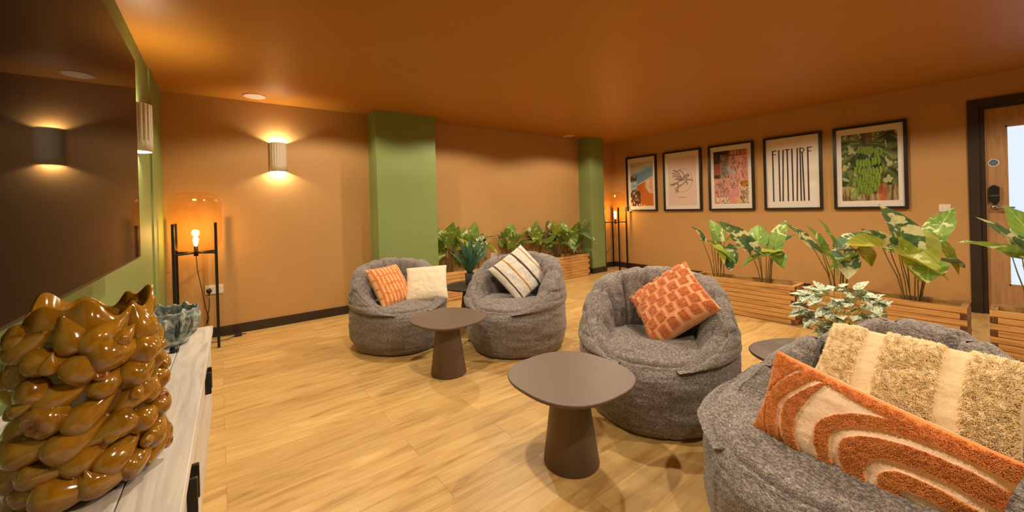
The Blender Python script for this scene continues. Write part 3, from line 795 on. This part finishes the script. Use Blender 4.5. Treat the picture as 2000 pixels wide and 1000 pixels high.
# ------------------------------------------------------------------ side tables
def squircle(r, n=72, e=2.55, rot=0, egg=.015):
    out = []
    for k in range(n):
        t = 2*PI*k/n; c, s_ = math.cos(t), math.sin(t)
        q = r*(1+egg*math.cos(t+.6)) / ((abs(c)**e+abs(s_)**e)**(1/e))
        out.append((q*math.cos(t+rot), q*math.sin(t+rot)))
    return out
def make_table(loc, rz, label, mat, r=.262, h=.41):
    p = empty('side_table', loc, rz, label, 'side table', 'low pebble shaped side tables')
    mb = MB(); vs = []; n = 72
    prof = [(.90, h-.022), (.985, h-.016), (1.0, h-.008), (1.0, h-.003), (.992, h)]
    sq = squircle(r, n)
    for sc, z in prof: vs += [(x*sc, y*sc, z) for x, y in sq]
    fs = [tuple(range(n-1, -1, -1)), tuple((len(prof)-1)*n+k for k in range(n))]
    for i in range(len(prof)-1):
        for k in range(n): fs.append((i*n+k, i*n+(k+1) % n, (i+1)*n+(k+1) % n, (i+1)*n+k))
    mb.add(vs, fs); mb.obj('tabletop', mat, p)
    b = MB(); b.lathe([(.128, 0), (.131, .004), (.080, h-.03), (.078, h-.02)], 64); b.obj('pedestal', mat, p)
    return p
make_table((1.348, 2.57, 0), math.radians(10), 'taupe side table standing alone between the two back armchairs, on the open floor', M['table'])
make_table((1.325, 1.31, 0), math.radians(0), 'nearest taupe side table, in front of the middle armchair with the brick patterned cushion', M['table'], .277)
make_table((2.10, 3.46, 0), math.radians(30), 'side table with shade painted into its colour, carrying the agave pot between the back armchairs', M['table_painted_shade'])
make_table((2.42, .66, 0), math.radians(70), 'side table partly hidden behind the nearest armchair, carrying the white veined plant', M['table'])

# agave
ag = empty('potted_agave', (2.12, 3.50, .4105), 0, 'blue green agave in a grey pot on the side table with painted shade', 'plant')
MB().lathe([(.046, 0), (.050, .003), (.056, .115), (.056, .118), (.050, .118), (.049, .105), (0.0005, .105)], 40).obj('pot', simple('grey_pot', (.11, .095, .085), .6), ag)
MB().lathe([(.0005, .109), (.050, .109), (.050, .10)], 24).obj('soil', M['soil'], ag)
am = MB(); rd = random.Random(3)
for k in range(15):
    a = k*2.399; el = math.radians(84-k*2.3+rd.uniform(-5, 5)); L = rd.uniform(.33, .43)*(.75 if k > 10 else 1)
    d = Vector((math.cos(a)*math.cos(el), math.sin(a)*math.cos(el), math.sin(el)))
    nr = Vector((-math.cos(a)*math.sin(el), -math.sin(a)*math.sin(el), math.cos(el)))
    leaf(am, Vector((math.cos(a)*.012, math.sin(a)*.012, .105)), d, nr, L, .095, 0, curl=-.06+.2*k/15, lobes=False, fold=.55, n=10)
am.obj('rosette', M['agave'], ag)

# white veined plant
fp = empty('potted_plant', (2.57, .60, .4105), 0, 'small bushy plant with white veined leaves in a black pot on the side table', 'plant')
MB().lathe([(.046, 0), (.050, .003), (.066, .075), (.068, .090), (.060, .090), (.058, .078), (.0005, .078)], 40).obj('pot', M['plastic_black'], fp)
MB().lathe([(.0005, .080), (.058, .080), (.058, .07)], 24).obj('soil', M['soil'], fp)
fm, sm_ = MB(), MB(); rd = random.Random(9)
for k in range(60):
    a = k*2.399; rr_ = .020+.125*(math.sin(PI*min(1, .15+k/62))); zz = .33-.27*(k/60)+rd.uniform(-.02, .02)
    tip = Vector((math.cos(a)*rr_, math.sin(a)*rr_, zz))
    if k % 2 == 0: sm_.tube([(0, 0, .07), (tip.x*.4, tip.y*.4, zz*.6), tip], [.003, .0025, .0015], 5)
    for q in range(3):
        aa = a+rd.uniform(-1.1, 1.1); el = rd.uniform(-.5, .9)
        d = Vector((math.cos(aa)*math.cos(el), math.sin(aa)*math.cos(el), math.sin(el)))
        nr = Vector((-math.cos(aa)*math.sin(el)+rd.uniform(-.3, .3), -math.sin(aa)*math.sin(el)+rd.uniform(-.3, .3), math.cos(el)))
        L = rd.uniform(.055, .085); leaf(fm, tip*1.0, d, nr, L, L*.68, 0, curl=.3, lobes=False, fold=.15, n=7)
fm.obj('foliage', M['fitt'], fp); sm_.obj('stems', M['leaf_lime'], fp)

# ------------------------------------------------------------------ bean bag armchairs
def ndisp(p, s=5., a=.008, seed=0.):
    return a*noise.fractal(Vector((p[0]*s+seed, p[1]*s, p[2]*s*1.3)), 1.0, 2.1, 4)
VA = math.radians(160)                      # half-angle of the wrap, measured from the back
def smooth(a, b, x):
    t = max(0, min(1, (x-a)/(b-a))); return t*t*(3-2*t)
SLUMP = [0.0]
def rim(th):                               # rim height of the wrap at angle th from the back
    q = abs(th)/VA
    lin = max(0, min(1, (q-.34)/.66))
    return .735-.035*smooth(0, .42, q)-.355*(.55*lin+.45*smooth(0, 1, lin))-SLUMP[0]*smooth(.08, .5, q)*(1-smooth(.55, 1, q))
def chair_meshes():
    out = {}
    # base drum: th from the back, front = local -Y
    mb = MB(); nu, nv = 128, 40
    prof = [(.0, .012), (.20, .008), (.335, .004), (.372, .012), (.392, .045), (.408, .11), (.417, .19), (.418, .27), (.410, .335), (.396, .375), (.375, .402), (.345, .412), (.31, .405), (.26, .388), (.15, .375), (.0, .37)]
    def at(v):
        x = v*(len(prof)-1); i = min(int(x), len(prof)-2); f = x-i
        return prof[i][0]*(1-f)+prof[i+1][0]*f, prof[i][1]*(1-f)+prof[i+1][1]*f
    def base(u, v):
        th = u*2*PI; r, z = at(v)
        fr = math.cos(th-PI)                # 1 at the front
        if z > .24: z += -.055*smooth(.45, 1, fr)*smooth(.24, .40, z)
        sq = 1+.018*math.cos(4*th)
        r *= sq
        x, y = r*math.sin(th), r*math.cos(th)
        if r > .3:
            dd = 0
            for sa in (55, 118, 180-14, 180+14, 242, 305): 
                da = (math.degrees(th)-sa+180) % 360-180
                if z < .39: dd -= .0055*math.exp(-(da/1.1)**2)
            dd += ndisp((x, y, z*2.2), 4.5, .010, 3)+ndisp((x, y, z*4), 12, .0035, 9)
            dd -= .004*math.exp(-((z-.055)/.006)**2)
            k = 1+dd/r; x *= k; y *= k
        return (x, y, max(z, .002))
    mb.grid(base, 256, 100, closeu=True); out['base'] = mb.mesh('base', M['fabric'])
    # wrap-around back and arms
    mb = MB()
    cx_tuft = [math.radians(a) for a in (-112, -80, -50, -17, 17, 50, 80, 112)]
    def wrap(u, v):
        th = (u*2-1)*VA; q = abs(th)/VA
        zt = rim(th); end = smooth(.62, 1.0, q)
        thick = (.125-.25*SLUMP[0])*(1-.80*end)
        zo = .345                           # where the outside tucks under
        ro = .405-.012*end; rtop = .385-.03*(1-q)-.018*end
        zi = .345
        # section: v 0..1 : outer bottom -> bulge -> rim -> inner -> inner bottom
        P_ = [(ro-.012, zo), (ro+.016, zo+.03*(1-end)), (ro+.022, zo+(zt-zo)*.40), (rtop+.032, zo+(zt-zo)*.74), (rtop+.012, zt-.018), (rtop-thick*.45, zt),
              (rtop-thick*.92, zt-.030), (rtop-thick*1.12, zt-(zt-zi)*.42), (rtop-thick*1.22, zt-(zt-zi)*.75), (rtop-thick*1.05, zi-.01)]
        x = v*(len(P_)-1); i = min(int(x), len(P_)-2); f = x-i
        p0 = P_[max(i-1, 0)]; p1 = P_[i]; p2 = P_[i+1]; p3 = P_[min(i+2, len(P_)-1)]
        def cr(a, b, c, d): return .5*((2*b)+(-a+c)*f+(2*a-5*b+4*c-d)*f*f+(-a+3*b-3*c+d)*f**3)
        r = cr(p0[0], p1[0], p2[0], p3[0]); z = cr(p0[1], p1[1], p2[1], p3[1])
        # quilting on the inside and over the rim
        inner = smooth(.42, .62, v); dd = 0
        for ct in cx_tuft:
            w_ = .06
            g = math.exp(-((th-ct)/w_)**2)
            dd -= (.022*inner+.012*(1-inner)*smooth(.2, .45, v))*g+.014*inner*g*math.exp(-((z-.57)/.04)**2)
        dd -= .006*inner*math.exp(-((z-.57)/.012)**2)
        # horizontal tucks outside
        ou = 1-smooth(.35, .5, v)
        dd -= .016*ou*math.exp(-((z-.50-.03*math.sin(th*3))/.010)**2)*smooth(.2, .5, abs(math.sin(th*2.3+.4)))
        dd -= .012*ou*math.exp(-((z-.60-.02*math.sin(th*5+1))/.009)**2)*smooth(.3, .6, abs(math.sin(th*1.7+1.4)))
        dd -= .012*ou*math.exp(-((z-.415)/.008)**2)*abs(math.sin(th*4+1))
        for sa in (-96, 96): dd -= .014*ou*math.exp(-((math.degrees(th)-sa)/1.3)**2)*smooth(.40, .43, z)*(1-smooth(.52, .56, z))
        X, Y = math.sin(th), math.cos(th)
        dd += ndisp((X*.4, Y*.4, z), 6, .012, 5)+ndisp((X*.4, Y*.4, z*1.6), 14, .0022, 11)
        sgn = 1 if v < .5 else -1
        r += dd*sgn if v < .46 or v > .56 else dd*.3
        z += (dd*.9 if .38 < v < .62 else 0)
        lean = .03*(1-q)*smooth(.4, .75, z)
        return (r*X, r*Y+lean, z)
    mb.grid(wrap, 330, 90)
    # close the two ends
    for off in (0, 329*90):
        ring = [off+j for j in range(90)]; mb.f.append(tuple(ring) if off == 0 else tuple(reversed(ring))); mb.m.append(0); mb.sm.append(True)
    out['backrest'] = mb.mesh('backrest', M['fabric'])
    # seat cushion
    mb = MB()
    def seat(u, v):
        th = u*2*PI; fr = math.cos(th-PI)
        R = .300+.050*smooth(.3, 1, fr)
        k = v
        if v < .8: r = R*(v/.8); z = .405-.012*(v/.8)**3
        else: a = (v-.8)/.2; r = R+.014*math.sin(a*PI); z = .393-.045*a
        x, y = r*math.sin(th), r*math.cos(th)
        z += -.035*(y/.3) if y > 0 else -.022*smooth(.14, .34, -y)
        for sa in (150, 180, 210):
            da = (math.degrees(th)-sa+180) % 360-180
            if r > .18: z -= .004*math.exp(-(da/3.0)**2)
        z += ndisp((x, y, 0), 7, .010, 2)*(1 if v < .9 else 0)-.02*math.exp(-((x*x+(y-.02)**2)/.012))
        return (x, y, z)
    mb.grid(seat, 160, 40, closeu=True); out['seat'] = mb.mesh('seat', M['fabric'])
    return out
CH = chair_meshes(); SLUMP[0] = .12; CH4 = chair_meshes(); SLUMP[0] = 0
MB_label = simple('white_care_tag', (.7, .66, .6), .7)
def make_chair(loc, facing, label, sc=1.06, zs=1.0, wx=1.0, src=None):
    p = empty('bean_bag_armchair', loc, math.radians(facing+90), label, 'armchair', 'charcoal tweed bean bag armchairs')
    p.scale = (sc*wx, sc, sc*zs)
    for k in ('base', 'backrest', 'seat'): link(k, (src or CH)[k], p)
    return p
make_chair((1.33, 3.46, 0), 264, 'charcoal tweed bean bag armchair furthest back, holding an orange and a cream cushion', 1.04, .97)
make_chair((2.11, 2.73, 0), 208, 'charcoal tweed bean bag armchair holding the striped cushion')
make_chair((2.11, 1.36, 0), 207, 'charcoal tweed bean bag armchair holding the orange brick patterned cushion')
make_chair((1.70, .365, 0), 158, 'nearest charcoal tweed bean bag armchair, at the bottom right, holding two long shaggy cushions', 1.10, .93, 1.0, CH4)

# ------------------------------------------------------------------ cushions
def place(o, C, n, roll_, upv=Vector((0, 0, 1))):
    z = Vector(n).normalized(); x = upv.cross(z).normalized(); y = z.cross(x)
    c, s_ = math.cos(math.radians(roll_)), math.sin(math.radians(roll_))
    X = x*c+y*s_; Y = -x*s_+y*c
    o.matrix_world = Matrix(((X.x, Y.x, z.x, C[0]), (X.y, Y.y, z.y, C[1]), (X.z, Y.z, z.z, C[2]), (0, 0, 0, 1)))
def pillow_fn(w_, h_, t, seed=0., wr=.006):
    def f(s, q, side):                       # s,q in -1..1
        e = max(0, (1-abs(s)**2.6))*max(0, (1-abs(q)**2.6)); th = t/2*e**.42
        pin = 1-.055*(1-abs(q)**2)*abs(s)**3; pin2 = 1-.055*(1-abs(s)**2)*abs(q)**3
        x = s*w_/2*pin; y = q*h_/2*pin2
        z = side*th*(1+.10*noise.noise(Vector((s*2.2+seed, q*2.2, side))))
        z += side*wr*noise.fractal(Vector((s*4+seed, q*4, side*2)), 1, 2, 3)*min(1, e*3)
        return Vector((x, y, z))
    return f
def pillow(name, w_, h_, t, n, colfn, label, mat='textile', pile=None, seed=0., relief=None):
    f = pillow_fn(w_, h_, t, seed, .003 if pile else .005); mb = MB(); m = int(n*h_/w_); cols = []
    for side in (1, -1):
        vs = []; fs = []; uv = []
        for i in range(n+1):
            for j in range(m+1):
                s, q = i/n*2-1, j/m*2-1
                p_ = f(s, q, side)
                if relief and side == 1: p_.z += relief((s+1)/2, (q+1)/2)*min(1, 6*(1-max(abs(s), abs(q))))
                vs.append(p_); uv.append(((s+1)/2, (q+1)/2)); cols.append(colfn((s+1)/2, (q+1)/2, side))
        for i in range(n):
            for j in range(m):
                a = i*(m+1)+j; q4 = (a, a+m+1, a+m+2, a+1); fs.append(q4 if side == 1 else q4[::-1])
        mb.add(vs, fs, uv=uv, smooth=True)
    me = mb.mesh(name, M[mat]); paint(me, lambda i: cols[i])
    o = link(name, me); tag(o, label, 'cushion', 'cushions on the armchairs')
    if pile:
        count, length, width, keep, pcol, droop = pile
        rd = random.Random(int(seed*10)+4); pv = []; pf = []; pc = []
        for k in range(count):
            s, q = rd.uniform(-.985, .985), rd.uniform(-.97, .97)
            u, v = (s+1)/2, (q+1)/2
            kp = keep(u, v)
            if rd.random() > kp: continue
            e = .004
            a = f(s, q, 1); du = f(s+e, q, 1)-a; dv = f(s, q+e, 1)-a; nn = du.cross(dv).normalized()
            cl = noise.noise_vector(Vector((u*w_*75, v*h_*75, 3)))
            L = length*rd.uniform(.65, 1.15)*min(1, .5+kp*.5)
            d1 = (nn+Vector((cl.x, cl.y, 0))*droop+Vector((rd.uniform(-.25, .25), rd.uniform(-.25, .25), 0))).normalized()
            d2 = (d1+Vector((cl.x, cl.y-.5, -.1))*droop*1.2).normalized()
            ax = d1.orthogonal().normalized(); ay = d1.cross(ax); b0 = len(pv)
            if relief: a = a+Vector((0, 0, relief(u, v)))
            for lv, (pp, ww) in enumerate(((a-nn*.001, width), (a+d1*L*.55, width*.95))):
                for g in range(3):
                    an = 2.094*g; pv.append(tuple(pp+(ax*math.cos(an)+ay*math.sin(an))*ww))
            pv.append(tuple(a+d1*L*.55+d2*L*.45))
            for g in range(3):
                g2 = (g+1) % 3; pf.append((b0+g, b0+g2, b0+3+g2, b0+3+g)); pf.append((b0+3+g, b0+3+g2, b0+6))
            c = pcol(u, v); jt = rd.uniform(.82, 1.12); pc += [tuple(x*jt for x in c)]*7
        pm = bpy.data.meshes.new('pile'); pm.from_pydata(pv, [], pf); pm.materials.append(M['pile'])
        pm.polygons.foreach_set('use_smooth', [True]*len(pf)); paint(pm, lambda i: pc[i])
        po = link('pile', pm, o); po['kind'] = 'stuff'
    return o
ORG = (.68, .24, .09); ORL = (.76, .37, .19); ORG2 = (.86, .34, .14)
def brick_mask(u, v, nu=6.0, nv=6.0):
    r_ = v*nv+.10*math.sin(u*9); row = math.floor(r_); fv = r_-row
    c_ = u*nu+.5*(row % 2)+.08*math.sin(row*2.1); fu = c_-math.floor(c_)
    k = math.floor(c_)*7+row*3
    a = smooth(.10, .20, fu)*(1-smooth(.86, .94, fu)) if (k % 3) else smooth(.16, .24, fu)*(1-smooth(.80, .9, fu))
    b = smooth(.05, .12, fv)*(1-smooth(.88, .96, fv)) if (k % 4) else smooth(.22, .3, fv)
    return a*b
def brick_col(u, v, side):
    if side < 0: return ORL
    m = brick_mask(u, v); return lerp(ORL, ORG, m)
cu3 = pillow('brick_patterned_cushion', .43, .43, .15, 110, brick_col, 'terracotta cushion with raised brick pattern, tipped on one corner in the middle armchair', seed=1.1,
  relief=lambda u, v: .006*brick_mask(u, v), pile=(26000, .008, .0013, lambda u, v: max(0, brick_mask(u, v)-.1), lambda u, v: ORG2, .5))
def dash_mask(u, v):
    c_ = u*9; ci = math.floor(c_); fu = c_-ci; r_ = v*4.5+.5*(ci % 2)+.3*math.sin(ci*2.7); fv = r_-math.floor(r_)
    return max(smooth(.28, .36, fu)*(1-smooth(.92, .99, fu)), 1-smooth(.10, .16, fv))*1.0
cu1 = pillow('orange_dashed_cushion', .385, .385, .13, 90, lambda u, v, s: lerp((.80, .50, .28), (.66, .20, .05), dash_mask(u, v)) if s > 0 else ORL, 'orange cushion with pale dashes leaning on the left arm of the furthest armchair', seed=2.3, relief=lambda u, v: .004*dash_mask(u, v))
cu2 = pillow('cream_cushion', .385, .385, .12, 60, lambda u, v, s: lerp((.66, .56, .42), (.78, .68, .52), .5+.8*noise.noise(Vector((u*30, v*50, 1)))), 'plain cream woven cushion in the furthest armchair', seed=3.7)
def stripe_col(u, v, s):
    b = lerp((.60, .55, .50), (.74, .69, .62), .5+.9*noise.noise(Vector((u*24, v*60, 2))))
    if s < 0: return b
    for c0, cc, wd in ((.13, (.07, .055, .05), .020), (.38, (.42, .19, .035), .020), (.63, (.06, .05, .045), .022), (.87, (.42, .19, .035), .018)):
        if abs(u-c0) < wd: return cc
    return b
cu4 = pillow('striped_cushion', .42, .42, .12, 120, stripe_col, 'off-white cushion with black and mustard stripes, standing on one corner in the armchair', seed=4.9)
# long shaggy cushions in the nearest chair
def topo(u, v):
    """0 = bare pale band, 1 = tufted orange; u to the right, v up"""
    W = 1.9; x, y = u*W, v
    x += .03*math.sin(v*5); y += .02*math.sin(u*13)
    x -= .35*max(0, .5-v)
    cx0, cy0 = 1.36, .28
    dx, dy = x-cx0, y-cy0
    # nested arches opening to the right and down
    if dx > 0: d = abs(dy)*1.15 if dy > 0 else abs(dy)*.8
    else: d = math.hypot(dx, dy*1.15 if dy > 0 else dy*.45)
    if v > .91+.02*math.sin(u*9): return 1.0
    for a, b in ((.0, .09), (.24, .34), (.54, .63), (.76, .96), (1.11, 1.17), (1.31, 1.345)):
        if a == .76: b = .96+.35*max(0, v-.55)
        if a <= d < b: return 0.0
    return 1.0
def shag_mask(u, v):
    x = u+.06*(v-.5)
    for a, b in ((.04, .27), (.37, .66), (.75, .98)):
        if a < x < b: return smooth(a, a+.02, x)*(1-smooth(b-.02, b, x))*smooth(.02, .06, v)*(1-smooth(.93, .98, v))
    return 0
SH = (1.0, .78, .47)
cuO = pillow('orange_contour_cushion', .55, .29, .11, 230, lambda u, v, s: ((.72, .25, .07) if topo(u, v) > .5 else (1.0, .74, .54)) if s > 0 else (1.0, .74, .54), 'long orange shaggy cushion with pale contour bands, at the front of the nearest armchair', seed=5.5,
  relief=lambda u, v: .004*topo(u, v), pile=(72000, .0085, .0010, lambda u, v: topo(u, v)*(1 if .02 < v < .98 else .3), lambda u, v: (1.0, .42, .13), .40))
cuC = pillow('cream_shag_cushion', .50, .33, .11, 160, lambda u, v, s: (.74, .55, .33), 'long cream cushion with three shaggy panels, behind the orange one in the nearest armchair', seed=6.6,
  relief=lambda u, v: .003*shag_mask(u, v), pile=(52000, .015, .0014, lambda u, v: shag_mask(u, v), lambda u, v: SH, .5))
place(cu3, (2.20, 1.30, .60), (-.748, .106, .656), 51.9)
place(cu1, (1.235, 3.43, .535), (.37, -.75, .54), 0)
place(cu2, (1.56, 3.36, .520), (-.35, -.60, .72), 3)
place(cu4, (2.20, 2.76, .61), (-.36, -.737, .573), 35.1)
place(cuO, (1.534, .306, .482), (-.972, .10, .21), -11.2)
place(cuC, (1.785, .245, .605), (-.66, .12, .74), -0.5)

# ------------------------------------------------------------------ cabinet
CAB_H = .80
cab = empty('media_cabinet', (-.238, .62, 0), math.radians(-1.3), 'whitewashed wooden cabinet under the television with black bar handles', 'cabinet')
CY1 = 1.205; CY0 = -.95; CW = .178
tp = MB()
tp.box(-.160, .105, CY0, CY1, CAB_H-.022, CAB_H).box(.1065, CW+.006, CY0, CY1, CAB_H-.022, CAB_H)
tp.obj('top', M['cab'], cab, bevel=.0015)
MB().box(-.158, CW-.02, CY0+.006, CY1-.006, .50, CAB_H-.022).obj('carcass', M['cab'], cab)
joints = [CY1-.004, .84, .5625, .285, .0075, -.27, -.5475, -.825, CY0+.004]
for i in range(8):
    a, b = joints[i+1]+.0015, joints[i]-.0015
    d_ = MB().box(CW-.02, CW-.002, a, b, .505, CAB_H-.026).obj('door', M['cab'], cab, bevel=.0015)
    hy = (a+.022) if i % 2 == 0 else (b-.022)
    MB().box(CW-.002, CW+.013, hy-.005, hy+.005, .690, .752).obj('handle', M['black'], d_, bevel=.0015)
for sy in (CY0+.15, -.1, CY1-.15):
    for sx in (-.12, .10): MB().box(sx-.02, sx+.02, sy-.02, sy+.02, 0, .50).obj('leg', M['cab'], cab)

# ------------------------------------------------------------------ fig vase
VC = (-.168, .885)
vase = empty('fig_vase', (VC[0], VC[1], CAB_H), 0, 'large glossy amber brown vase covered in moulded figs, on the cabinet', 'vase')
VH = .262
def vr(r, z, t, i): return r*.80*(1+.03*math.cos(3*t+.5)+.012*math.sin(7*t))
vb = MB(); vn = 96
prof = [(.0005, .004), (.078, .0), (.086, .006), (.090, .06), (.093, .12), (.090, .19), (.086, .24), (.086, VH+.016), (.080, VH+.016), (.076, .23), (.080, .12), (.074, .02), (.0005, .015)]
vs_, fs_ = [], []
for i, (r, z) in enumerate(prof):
    for k in range(vn):
        t = 2*PI*k/vn; q = vr(r, z, t, i); zz = z
        if i in (6, 7, 8): q *= 1+.06*math.sin(5*t+1)
        if i in (7, 8): zz += .012*math.sin(3*t+.4)+.008*math.sin(8*t)
        vs_.append((q*math.cos(t), q*math.sin(t), zz))
for i in range(len(prof)-1):
    for k in range(vn): fs_.append((i*vn+k, i*vn+(k+1) % vn, (i+1)*vn+(k+1) % vn, (i+1)*vn+k))
vb.add(vs_, fs_, smooth=True); vb.m = [0 if k_ >= 6*vn and k_ < 9*vn else 1 for k_ in range(len(vb.f))]; vb.obj('vase_body', [M['glaze'], M['glaze_in']], vase)
figp = [(.0, .50), (.10, .49), (.19, .46), (.265, .38), (.295, .26), (.285, .12), (.24, -.04), (.17, -.20), (.10, -.33), (.055, -.42), (.045, -.48), (.0, -.50)]
def fig_mesh(open_end, seed):
    mb = MB(); rd_ = random.Random(seed); n = 20; b1, b2 = rd_.uniform(-.12, .12), rd_.uniform(-.10, .10); squash = rd_.uniform(.85, 1.05)
    P_ = figp if not open_end else [(.0, .36), (.07, .36), (.10, .41), (.15, .45), (.19, .44), (.265, .38), (.295, .26), (.285, .12), (.24, -.04), (.17, -.20), (.10, -.33), (.055, -.42), (.045, -.48), (.0, -.50)]
    PP = []
    for i in range(len(P_)-1):
        PP.append(P_[i]); PP.append(((P_[i][0]+P_[i+1][0])/2*1.015, (P_[i][1]+P_[i+1][1])/2))
    PP.append(P_[-1])
    vs_, fs_ = [], []
    for r, z in PP:
        for k in range(n):
            t = 2*PI*k/n; q = r*(1+.035*math.cos(5*t+seed)+.02*math.sin(9*t)) if not (open_end and z > .355) else r*(1+.10*math.sin(7*t))
            bend = .10*(z-.2)**2 if z < .2 else 0
            vs_.append((q*math.cos(t)+b1*bend*4, q*math.sin(t)*squash+b2*bend*4, z))
    for i in range(len(PP)-1):
        for k in range(n):
            fs_.append((i*n+k, (i+1)*n+k, (i+1)*n+(k+1) % n, i*n+(k+1) % n))
    mb.add(vs_, fs_, smooth=True)
    if open_end:
        for i, f in enumerate(mb.f):
            if i < 9*n: mb.m[i] = 1
    return mb.mesh('moulded_fig', [M['glaze'], M['calyx']])
FM = [fig_mesh(False, k) for k in range(6)]+[fig_mesh(True, 20+k) for k in range(2)]
rd = random.Random(21)
rows = 7; figs = []
for r_ in range(rows):
    n_ = 11; z = .028+r_*(VH-.050)/(rows-1)
    for k in range(n_):
        figs.append((2*PI*(k+.5*(r_ % 2)+rd.uniform(-.2, .2))/n_, z+rd.uniform(-.008, .008), rd.uniform(.058, .080), 0))
for k in range(34): figs.append((2*PI*(k+rd.uniform(-.4, .4))/34, (k*.618 % 1)*(VH-.03)+.02, rd.uniform(.030, .040), 1))
camdir = math.atan2(-.885, .172)
figs.sort(key=lambda q: math.cos(q[0]-camdir), reverse=True)
rest = MB()
for i, (t, z, L, small) in enumerate(figs):
    rr_ = .072 if not small else .083
    if z > VH-.05: rr_ -= .004
    rad = Vector((math.cos(t), math.sin(t), 0)); tan = Vector((-math.sin(t), math.cos(t), 0)); upz = Vector((0, 0, 1))
    op = rd.random() < .09
    a = rd.uniform(-.1, .8) if rd.random() < .8 else rd.uniform(1.0, 1.9)
    ax = -(tan*math.cos(a)+upz*math.sin(a))           # blunt end points down and to the image left
    if rd.random() < .2: ax = -ax
    if op: ax = (rad*1.1+ax*.5+upz*.1).normalized()
    else: ax = (ax+rad*rd.uniform(-.02, .12)).normalized()
    me = FM[6+rd.randrange(2)] if op else FM[rd.randrange(6)]
    zc = max(z, .028)
    Xa = ax.cross(rad).normalized(); Ya = ax.cross(Xa)
    pos = rad*(rr_+rd.uniform(-.003, .004)-(.010 if op else 0))*(1+.03*math.cos(3*t+.5))+upz*zc
    fat = rd.uniform(.98, 1.12)
    mt = Matrix(((Xa.x*L*fat, Ya.x*L*fat, ax.x*L, pos.x), (Xa.y*L*fat, Ya.y*L*fat, ax.y*L, pos.y), (Xa.z*L*fat, Ya.z*L*fat, ax.z*L, pos.z), (0, 0, 0, 1)))
    if i < 99:
        o = link('moulded_fig', me, vase); o.matrix_basis = mt
    else:
        rest.add([v.co for v in me.vertices], [tuple(p_.vertices) for p_ in me.polygons], smooth=True, mat=mt)
rs = rest.obj('moulded_figs', M['glaze'], vase); rs['kind'] = 'stuff'

# ------------------------------------------------------------------ pierced bowl
bw = MB(); nb, nz = 168, 22; BR, BHt = .088, .105; nsl = 14
vs_, uv_ = [], []
def bowl_r(v): return BR*(.62+.38*math.sin(min(1, v*1.15+.12)*PI/2))
for i in range(nz):
    v = i/(nz-1)
    for k in range(nb):
        t = 2*PI*k/nb; ph = (k % (nb/nsl))/(nb/nsl)-.5
        edge = math.exp(-((abs(ph)-.24)/.08)**2)*smooth(.12, .25, v)*(1-smooth(.80, .92, v))
        r = bowl_r(v)+.007*edge+.002*noise.noise(Vector((t*5, v*6, 0)))
        z = BHt*v + (.012*max(0, math.cos(t*nsl))*(v-.8)/.2*(1 if math.cos(t*nsl/2+.7) > -.2 else .3) if v > .8 else 0)
        vs_.append((r*math.cos(t), r*math.sin(t), z))
fs_ = []
for i in range(nz-1):
    v = (i+.5)/(nz-1)
    for k in range(nb):
        ph = ((k+.5) % (nb/nsl))/(nb/nsl)-.5
        hw = .17*math.sqrt(max(0, 1-((v-.52)/.30)**2))
        if abs(ph) < hw: continue
        fs_.append((i*nb+k, i*nb+(k+1) % nb, (i+1)*nb+(k+1) % nb, (i+1)*nb+k))
fs_.append(tuple(range(nb-1, -1, -1)))
bw.add(vs_, fs_, smooth=True)
bo = bw.obj('pierced_bowl', M['bowl'], None, (-.150, 1.66, CAB_H+.003))
md = bo.modifiers.new('solid', 'SOLIDIFY'); md.thickness = .007; md.offset = -1
tag(bo, 'grey green ceramic bowl pierced with upright slots, at the far end of the cabinet', 'bowl')
sb = MB(); sb.lathe([(.0005, 0), (.011, 0), (.012, .008), (.009, .016), (.0005, .018)], 16)
so = sb.obj('cable_clip', M['plastic_black'], None, (-.118, 1.545, CAB_H+.0005)); tag(so, 'small black glossy knob-like piece on the cabinet between vase and bowl', 'ornament')
